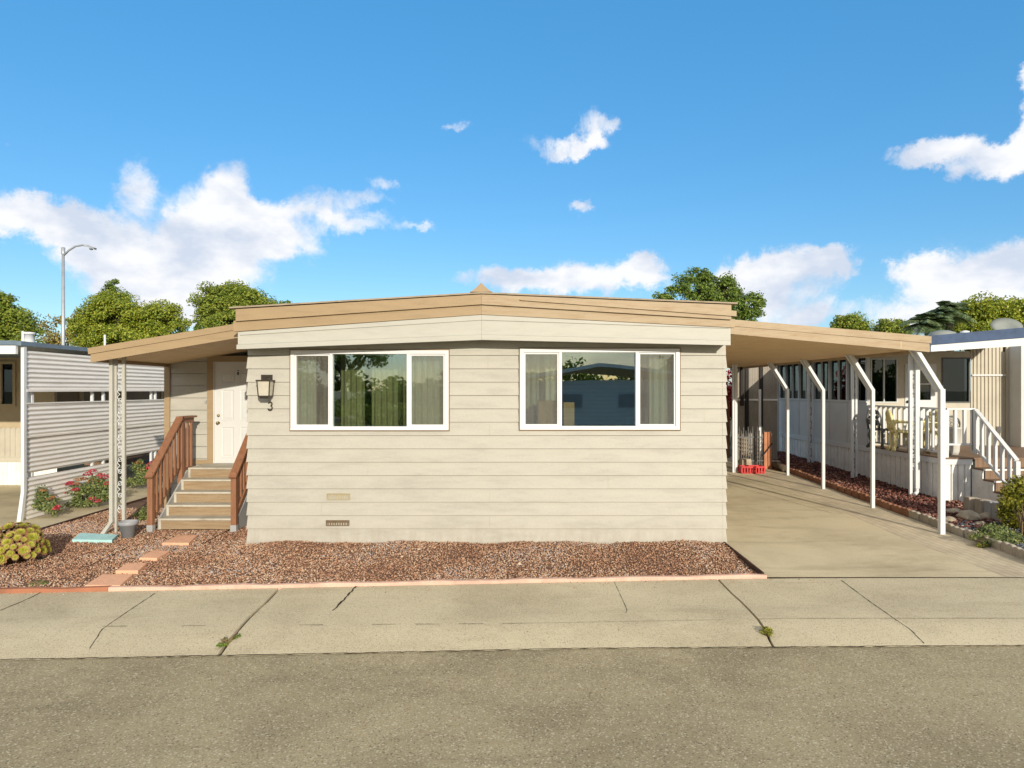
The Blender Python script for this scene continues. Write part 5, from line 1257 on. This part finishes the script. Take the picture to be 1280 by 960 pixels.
def ribs(x0,x1,y,zb,zt,p,mat,nm):
    V_=[];F_=[];x=x0;pr=[]
    while x<x1: pr += [(x,y),(x+p*.62,y),(x+p*.68,y+.02),(x+p*.94,y+.02)]; x+=p
    for i,(a,c) in enumerate(pr):
        V_ += [(a,c,zb),(a,c,zt)]
        if i: F_.append((2*i-2,2*i,2*i+1,2*i-1))
    MB().add(V_,F_).build(nm,mat,ln,fix=False)
ribs(-18,-11.6,YN-.02,.62,1.36,.13,M['panelbeige'],'ribbed_siding')
ribs(-18,-11.6,YN-.05,GZ,.50,.11,M['whiteold'],'skirting')
MB().box(-18,-11.6,YN-.07,YN+.05,.50,.62).build('sill_board',M['panelbeige'],ln)
# brown side wall seen through the slot, porch deck edge under it
MB().box(-11.7,-11.6,YN+.1,26,.5,3.2).build('side_wall',M['browntrim'],ln)
b=MB()
for y in (18.3,20.2,22.5): b.box(-11.6,-11.56,y,y+.12,.6,3.2)
b.build('wall_trim',M['beigewall'],ln)
b=MB(); b.box(-11.6,-10.6,18.5,26,.28,.36); b.build('deck',M['deckwood'],ln)
b=MB(); b.box(-19,SX+.03,12.5,26,3.14,3.20); b.build('awning_roof',M['slate'],ln)
b=MB(); b.hexa([(SX+.04,12.45,3.06),(SX+.07,12.45,3.06),(SX+.07,26,3.06),(SX+.04,26,3.06),(SX+.04,12.45,3.215),(SX+.07,12.45,3.215),(SX+.07,26,3.215),(SX+.04,26,3.215)]); b.v=b.v
b=MB(); b.box(SX-.04,SX+.05,12.43,26,3.135,3.215); b.box(-19,SX-.041,12.43,12.47,3.145,3.225); b.build('roof_edge',M['slate'],ln)
MB().box(-19,SX-.06,12.44,12.5,2.98,3.134).build('fascia',M['white'],ln)
c=P(36.5,428,15.5); b=MB(); b.lathe((c[0],c[1],c[2]-.12),[(.13,0),(.11,.05),(.095,.3),(.12,.3),(.12,.345),(0,.36)],16); o=b.build('roof_vent',M['white']); tag(o,'stout white capped roof vent on the left neighbour roof','roof vent')
c=P(28.5,427,15.4); b=MB(); b.lathe((c[0],c[1],c[2]-.12),[(.05,0),(.028,.06),(.026,.35),(0,.355)],12); o=b.build('roof_vent',M['white']); tag(o,'thin white vent pipe beside the stout white roof vent','roof vent')
c=P(131,430,16.5); b=MB(); b.lathe((c[0],c[1],c[2]-.5),[(.024,0),(.024,.72),(0,.725)],12); o=b.build('roof_vent',M['white']); tag(o,'thin white pipe rising behind the tan awning roof','roof vent')

# ================================================================== across the street (only seen mirrored in the windows)
oh=thing('opposite_house','shaded white mobile home with carport across the street, mirrored in the right window','house',(4,-13,GZ))
ox0,ox1,oy=.2,9.0,-13.0
b=MB(); b.box(ox0,ox1,oy-.1,oy,GZ,2.8); b.build('wall',M['corr'],oh)
b=MB(); 
for z in np.arange(.2,2.8,.2): b.box(ox0,ox1,oy+.001,oy+.012,z,z+.012)
b.build('siding_groove',M['greypaint'],oh)
b=MB(); b.prism([(ox0-.5,2.75),(4.2,3.45),(ox1+3,2.6),(ox1+3,2.75),(4.2,3.62),(ox0-.5,2.92)],oy-10,oy+.9); b.build('roof',M['corr'],oh)
for xa in (2.0,5.2):
    w=MB().box(xa,xa+1.6,oy+.002,oy+.05,1.35,2.2).build('window',M['vinyl'],oh); MB().box(xa+.08,xa+1.52,oy+.051,oy+.056,1.43,2.12).build('pane',M['greypaint'],w)
tree('large leafy street tree across the road, mirrored in the left window',(-9,-15.5,-.1),[(-9,-15.5,4.6,1.7,1.5,1.3),(-10.6,-15,4.2,1.4,1.5,1.2),(-7.6,-15.8,4.5,1.0,1.2,.8),(-9.0,-15.5,5.8,1.4,1.3,.9)],100,45,.40,.20,'leaf_dk',.2)
hedge=tree('clipped hedge across the road below the street tree, mirrored in the left window',(-5,-13.5,-.1),[(-8.5,-13.5,.8,1.6,.7,.8),(-6.0,-13.5,.8,1.6,.7,.8),(-3.6,-13.5,.7,1.4,.7,.7)],120,50,.35,.16,'leaf_mid',.06,name='hedge',cat='hedge')
tree('wide dark tree far across the road on the right',(13,-24,-.1),[(13,-24,4.2,3,2,2.2),(16,-24,3.6,2.5,2,2)],120,50,.6,.3,'leaf_dk',.25)

lobes_=[]
for x_,h_ in ((-30,4.2),(-22,3.4),(-15,3.8),(-9,3.3),(-2,4.2),(5,4.4),(12,4.8),(20,5),(28,5),(36,5.5)): lobes_ += [(x_,-38,h_*.55,4.4,2.2,h_*.45),(x_+4,-38,h_*.45,3.4,2,h_*.4)]
p_,o_=crown_points(lobes_,500,60,.8); V,Fc=leaf_quads(p_,.5,outward=o_); struct(np_mesh('added_treeline',V,Fc,M['leaf_dk']),'stuff')  # far tree row added to hide the horizon glow from the window panes
# ================================================================== sun, sky, camera
SUN_EL,SUN_AZ=R(16.0),R(19.0)                           # low sun behind the viewer, a little to the right
sd=Vector((math.sin(SUN_AZ)*math.cos(SUN_EL),-math.cos(SUN_AZ)*math.cos(SUN_EL),math.sin(SUN_EL)))
ld=bpy.data.lights.new('sun','SUN'); ld.energy=3.3; ld.angle=R(.5); ld.color=(1.0,.91,.75)
so=bpy.data.objects.new('sun',ld); C.objects.link(so); so.rotation_euler=(-sd).to_track_quat('-Z','Y').to_euler(); so['kind']='helper'
w=bpy.data.worlds.new('World'); scene.world=w; w.use_nodes=True
nt=w.node_tree; nt.nodes.clear(); L=nt.links
out=N(nt,'ShaderNodeOutputWorld'); bg=N(nt,'ShaderNodeBackground'); L.new(bg.outputs[0],out.inputs[0])
SKY=0.15; bg.inputs['Strength'].default_value=SKY
sky=N(nt,'ShaderNodeTexSky'); sky.sky_type='NISHITA'; sky.sun_disc=False; sky.sun_elevation=SUN_EL; sky.sun_rotation=R(180)-SUN_AZ
sky.air_density=1.0; sky.dust_density=.4; sky.ozone_density=1.6
hs=N(nt,'ShaderNodeHueSaturation',inp={'Hue':SKY_HUE,'Saturation':SKY_SAT,'Value':SKY_VAL}); L.new(sky.outputs[0],hs.inputs['Color'])
KX=SKY*2**EXPOSURE
clr=N(nt,'ShaderNodeMix',data_type='RGBA'); clr.inputs['Factor'].default_value=.55; clr.inputs['B'].default_value=(.06/KX,.345/KX,.74/KX,1); L.new(hs.outputs[0],clr.inputs['A'])
tc=N(nt,'ShaderNodeTexCoord'); sep=N(nt,'ShaderNodeSeparateXYZ'); L.new(tc.outputs['Generated'],sep.inputs[0])
az=N(nt,'ShaderNodeMath',operation='ARCTAN2'); L.new(sep.outputs[0],az.inputs[0]); L.new(sep.outputs[1],az.inputs[1])
el=N(nt,'ShaderNodeMath',operation='ARCSINE'); L.new(sep.outputs[2],el.inputs[0])
cmb=N(nt,'ShaderNodeCombineXYZ'); L.new(az.outputs[0],cmb.inputs[0]); L.new(el.outputs[0],cmb.inputs[1])
# ragged cloud edges: warp the bearing/elevation lookup with noise
nA=N(nt,'ShaderNodeTexNoise',inp={'Scale':7.0,'Detail':9.0,'Roughness':0.66}); L.new(cmb.outputs[0],nA.inputs['Vector'])
wv=N(nt,'ShaderNodeVectorMath',operation='SUBTRACT'); wv.inputs[1].default_value=(.5,.5,.5); L.new(nA.outputs['Color'],wv.inputs[0])
ws=N(nt,'ShaderNodeVectorMath',operation='SCALE'); ws.inputs['Scale'].default_value=.13; L.new(wv.outputs[0],ws.inputs[0])
wp=N(nt,'ShaderNodeVectorMath',operation='ADD'); L.new(cmb.outputs[0],wp.inputs[0]); L.new(ws.outputs[0],wp.inputs[1])
def ang(px,py):
    u=(px-CX)/F; v=(CY-py)/F; return math.atan2(u,1), math.asin(v/math.sqrt(u*u+v*v+1))
clouds=[(15,268,80,28,1),(110,292,95,34,1.05),(215,318,100,52,1.2),(255,265,45,52,1.05),(290,215,34,28,.9),(165,228,36,40,.85),(320,305,90,36,1.05),(240,362,95,34,1.0),(215,375,45,22,.9),(385,265,55,18,.85),(440,245,55,17,.85),(482,222,28,12,.75),(445,282,50,18,.9),(520,283,22,9,.6),
 (702,180,44,17,.95),(733,160,22,36,.75),(768,152,20,14,.7),(748,180,28,12,.5),(722,254,20,9,.7),(570,162,24,9,.62),(15,185,16,8,.42),
 (640,356,90,20,1.05),(730,350,90,26,1.05),(800,328,26,12,.85),(800,352,40,20,.9),
 (930,352,55,32,1.15),(985,348,80,36,1.2),(1045,330,38,20,1.0),(965,395,70,20,.8),(1040,390,60,14,.6),
 (1190,362,75,46,1.15),(1150,345,40,22,.9),(1262,345,50,46,1.15),(1130,395,45,22,.85),(1235,395,80,30,.9),(1300,320,40,30,1.0),
 (1150,195,45,17,1.0),(1215,180,65,26,1.15),(1270,178,50,26,1.1),(1282,130,26,50,1.2),(1295,100,24,30,1.2),(300,255,40,30,.9),(345,295,60,30,.9),(180,330,90,40,1.0),(1210,212,30,14,.8)]
cur=None
for px_,py_,rx_,ry_,wt in clouds:
    a,e=ang(px_,py_); a2,_=ang(px_+rx_,py_); _,e2=ang(px_,py_-ry_)
    sb=N(nt,'ShaderNodeVectorMath',operation='SUBTRACT'); sb.inputs[1].default_value=(a,e,0); L.new(wp.outputs[0],sb.inputs[0])
    ml=N(nt,'ShaderNodeVectorMath',operation='MULTIPLY'); ml.inputs[1].default_value=(1/abs(a2-a),1/abs(e2-e),0); L.new(sb.outputs[0],ml.inputs[0])
    ln_=N(nt,'ShaderNodeVectorMath',operation='LENGTH'); L.new(ml.outputs[0],ln_.inputs[0])
    mr=N(nt,'ShaderNodeMapRange',inp={1:0.1,2:1.5,3:wt*1.12,4:0.0}); mr.interpolation_type='SMOOTHSTEP'; L.new(ln_.outputs['Value'],mr.inputs[0])
    if cur is None: cur=mr.outputs[0]
    else:
        mx=N(nt,'ShaderNodeMath',operation='ADD'); L.new(cur,mx.inputs[0]); L.new(mr.outputs[0],mx.inputs[1]); cur=mx.outputs[0]
nB=N(nt,'ShaderNodeTexNoise',inp={'Scale':13.0,'Detail':10.0,'Roughness':0.68,'Distortion':.9}); L.new(cmb.outputs[0],nB.inputs['Vector'])
nm=N(nt,'ShaderNodeMath',operation='MULTIPLY_ADD',inp={1:2.0,2:-1.0}); L.new(nB.outputs[0],nm.inputs[0])
ad=N(nt,'ShaderNodeMath',operation='ADD'); L.new(cur,ad.inputs[0]); L.new(nm.outputs[0],ad.inputs[1])
cov=N(nt,'ShaderNodeMapRange',inp={1:.25,2:1.25,3:0,4:1}); cov.interpolation_type='SMOOTHSTEP'; L.new(ad.outputs[0],cov.inputs[0])
gate=N(nt,'ShaderNodeMapRange',inp={1:.05,2:.5,3:0,4:1}); L.new(cur,gate.inputs[0])
cv=N(nt,'ShaderNodeMath',operation='MULTIPLY'); L.new(cov.outputs[0],cv.inputs[0]); L.new(gate.outputs[0],cv.inputs[1])
nC=N(nt,'ShaderNodeTexNoise',inp={'Scale':7.0,'Detail':5.0,'Roughness':.55}); mpC=N(nt,'ShaderNodeMapping'); mpC.inputs['Location'].default_value=(3.1,1.7,0); mpC.inputs['Scale'].default_value=(1,1.7,1); L.new(cmb.outputs[0],mpC.inputs[0]); L.new(mpC.outputs[0],nC.inputs['Vector'])
cc=ramp(nt,[(.40,(.66/KX,.74/KX,.88/KX)),(.56,(.99/KX,1.0/KX,1.03/KX))]); L.new(nC.outputs[0],cc.inputs[0])
mixc=N(nt,'ShaderNodeMix',data_type='RGBA'); L.new(cv.outputs[0],mixc.inputs['Factor']); L.new(clr.outputs['Result'],mixc.inputs['A'])
L.new(cc.outputs[0],mixc.inputs['B']); L.new(mixc.outputs['Result'],bg.inputs['Color'])

# broken warm cloud added out of view, overhead and sunward, as fill light
nD=N(nt,'ShaderNodeTexNoise',inp={'Scale':2.6,'Detail':7.0,'Roughness':.6,'Distortion':.3}); L.new(tc.outputs['Generated'],nD.inputs['Vector'])
cD=N(nt,'ShaderNodeMapRange',inp={1:.40,2:.58,3:0,4:1}); cD.interpolation_type='SMOOTHSTEP'; L.new(nD.outputs[0],cD.inputs[0])
aAbs=N(nt,'ShaderNodeMath',operation='ABSOLUTE'); L.new(az.outputs[0],aAbs.inputs[0])
mA=N(nt,'ShaderNodeMapRange',inp={1:R(46),2:R(75),3:0,4:1}); mA.interpolation_type='SMOOTHSTEP'; L.new(aAbs.outputs[0],mA.inputs[0])
mE=N(nt,'ShaderNodeMapRange',inp={1:R(36),2:R(55),3:0,4:1}); mE.interpolation_type='SMOOTHSTEP'; L.new(el.outputs[0],mE.inputs[0])
mM=N(nt,'ShaderNodeMath',operation='MAXIMUM'); L.new(mA.outputs[0],mM.inputs[0]); L.new(mE.outputs[0],mM.inputs[1])
mF=N(nt,'ShaderNodeMath',operation='MULTIPLY'); L.new(mM.outputs[0],mF.inputs[0]); L.new(cD.outputs[0],mF.inputs[1])
mixd=N(nt,'ShaderNodeMix',data_type='RGBA'); mixd.inputs['B'].default_value=(1.15/KX,1.0/KX,.80/KX,1)
L.new(mF.outputs[0],mixd.inputs['Factor']); L.new(mixc.outputs['Result'],mixd.inputs['A']); L.new(mixd.outputs['Result'],bg.inputs['Color'])

cam=bpy.data.cameras.new('camera'); co=bpy.data.objects.new('camera',cam); C.objects.link(co); co['kind']='helper'
co.location=(0,0,H); co.rotation_euler=(R(90),0,0); cam.sensor_width=36; cam.lens=36*F/1280; cam.shift_y=7/1280; cam.clip_end=3000; cam.clip_start=.05
scene.camera=co
vs=scene.view_settings; vs.view_transform='Standard'; vs.look='None'; vs.gamma=1; vs.exposure=EXPOSURE; vs.use_curve_mapping=False
scene.cycles.max_bounces=8; scene.cycles.transparent_max_bounces=16; scene.cycles.use_denoising=True
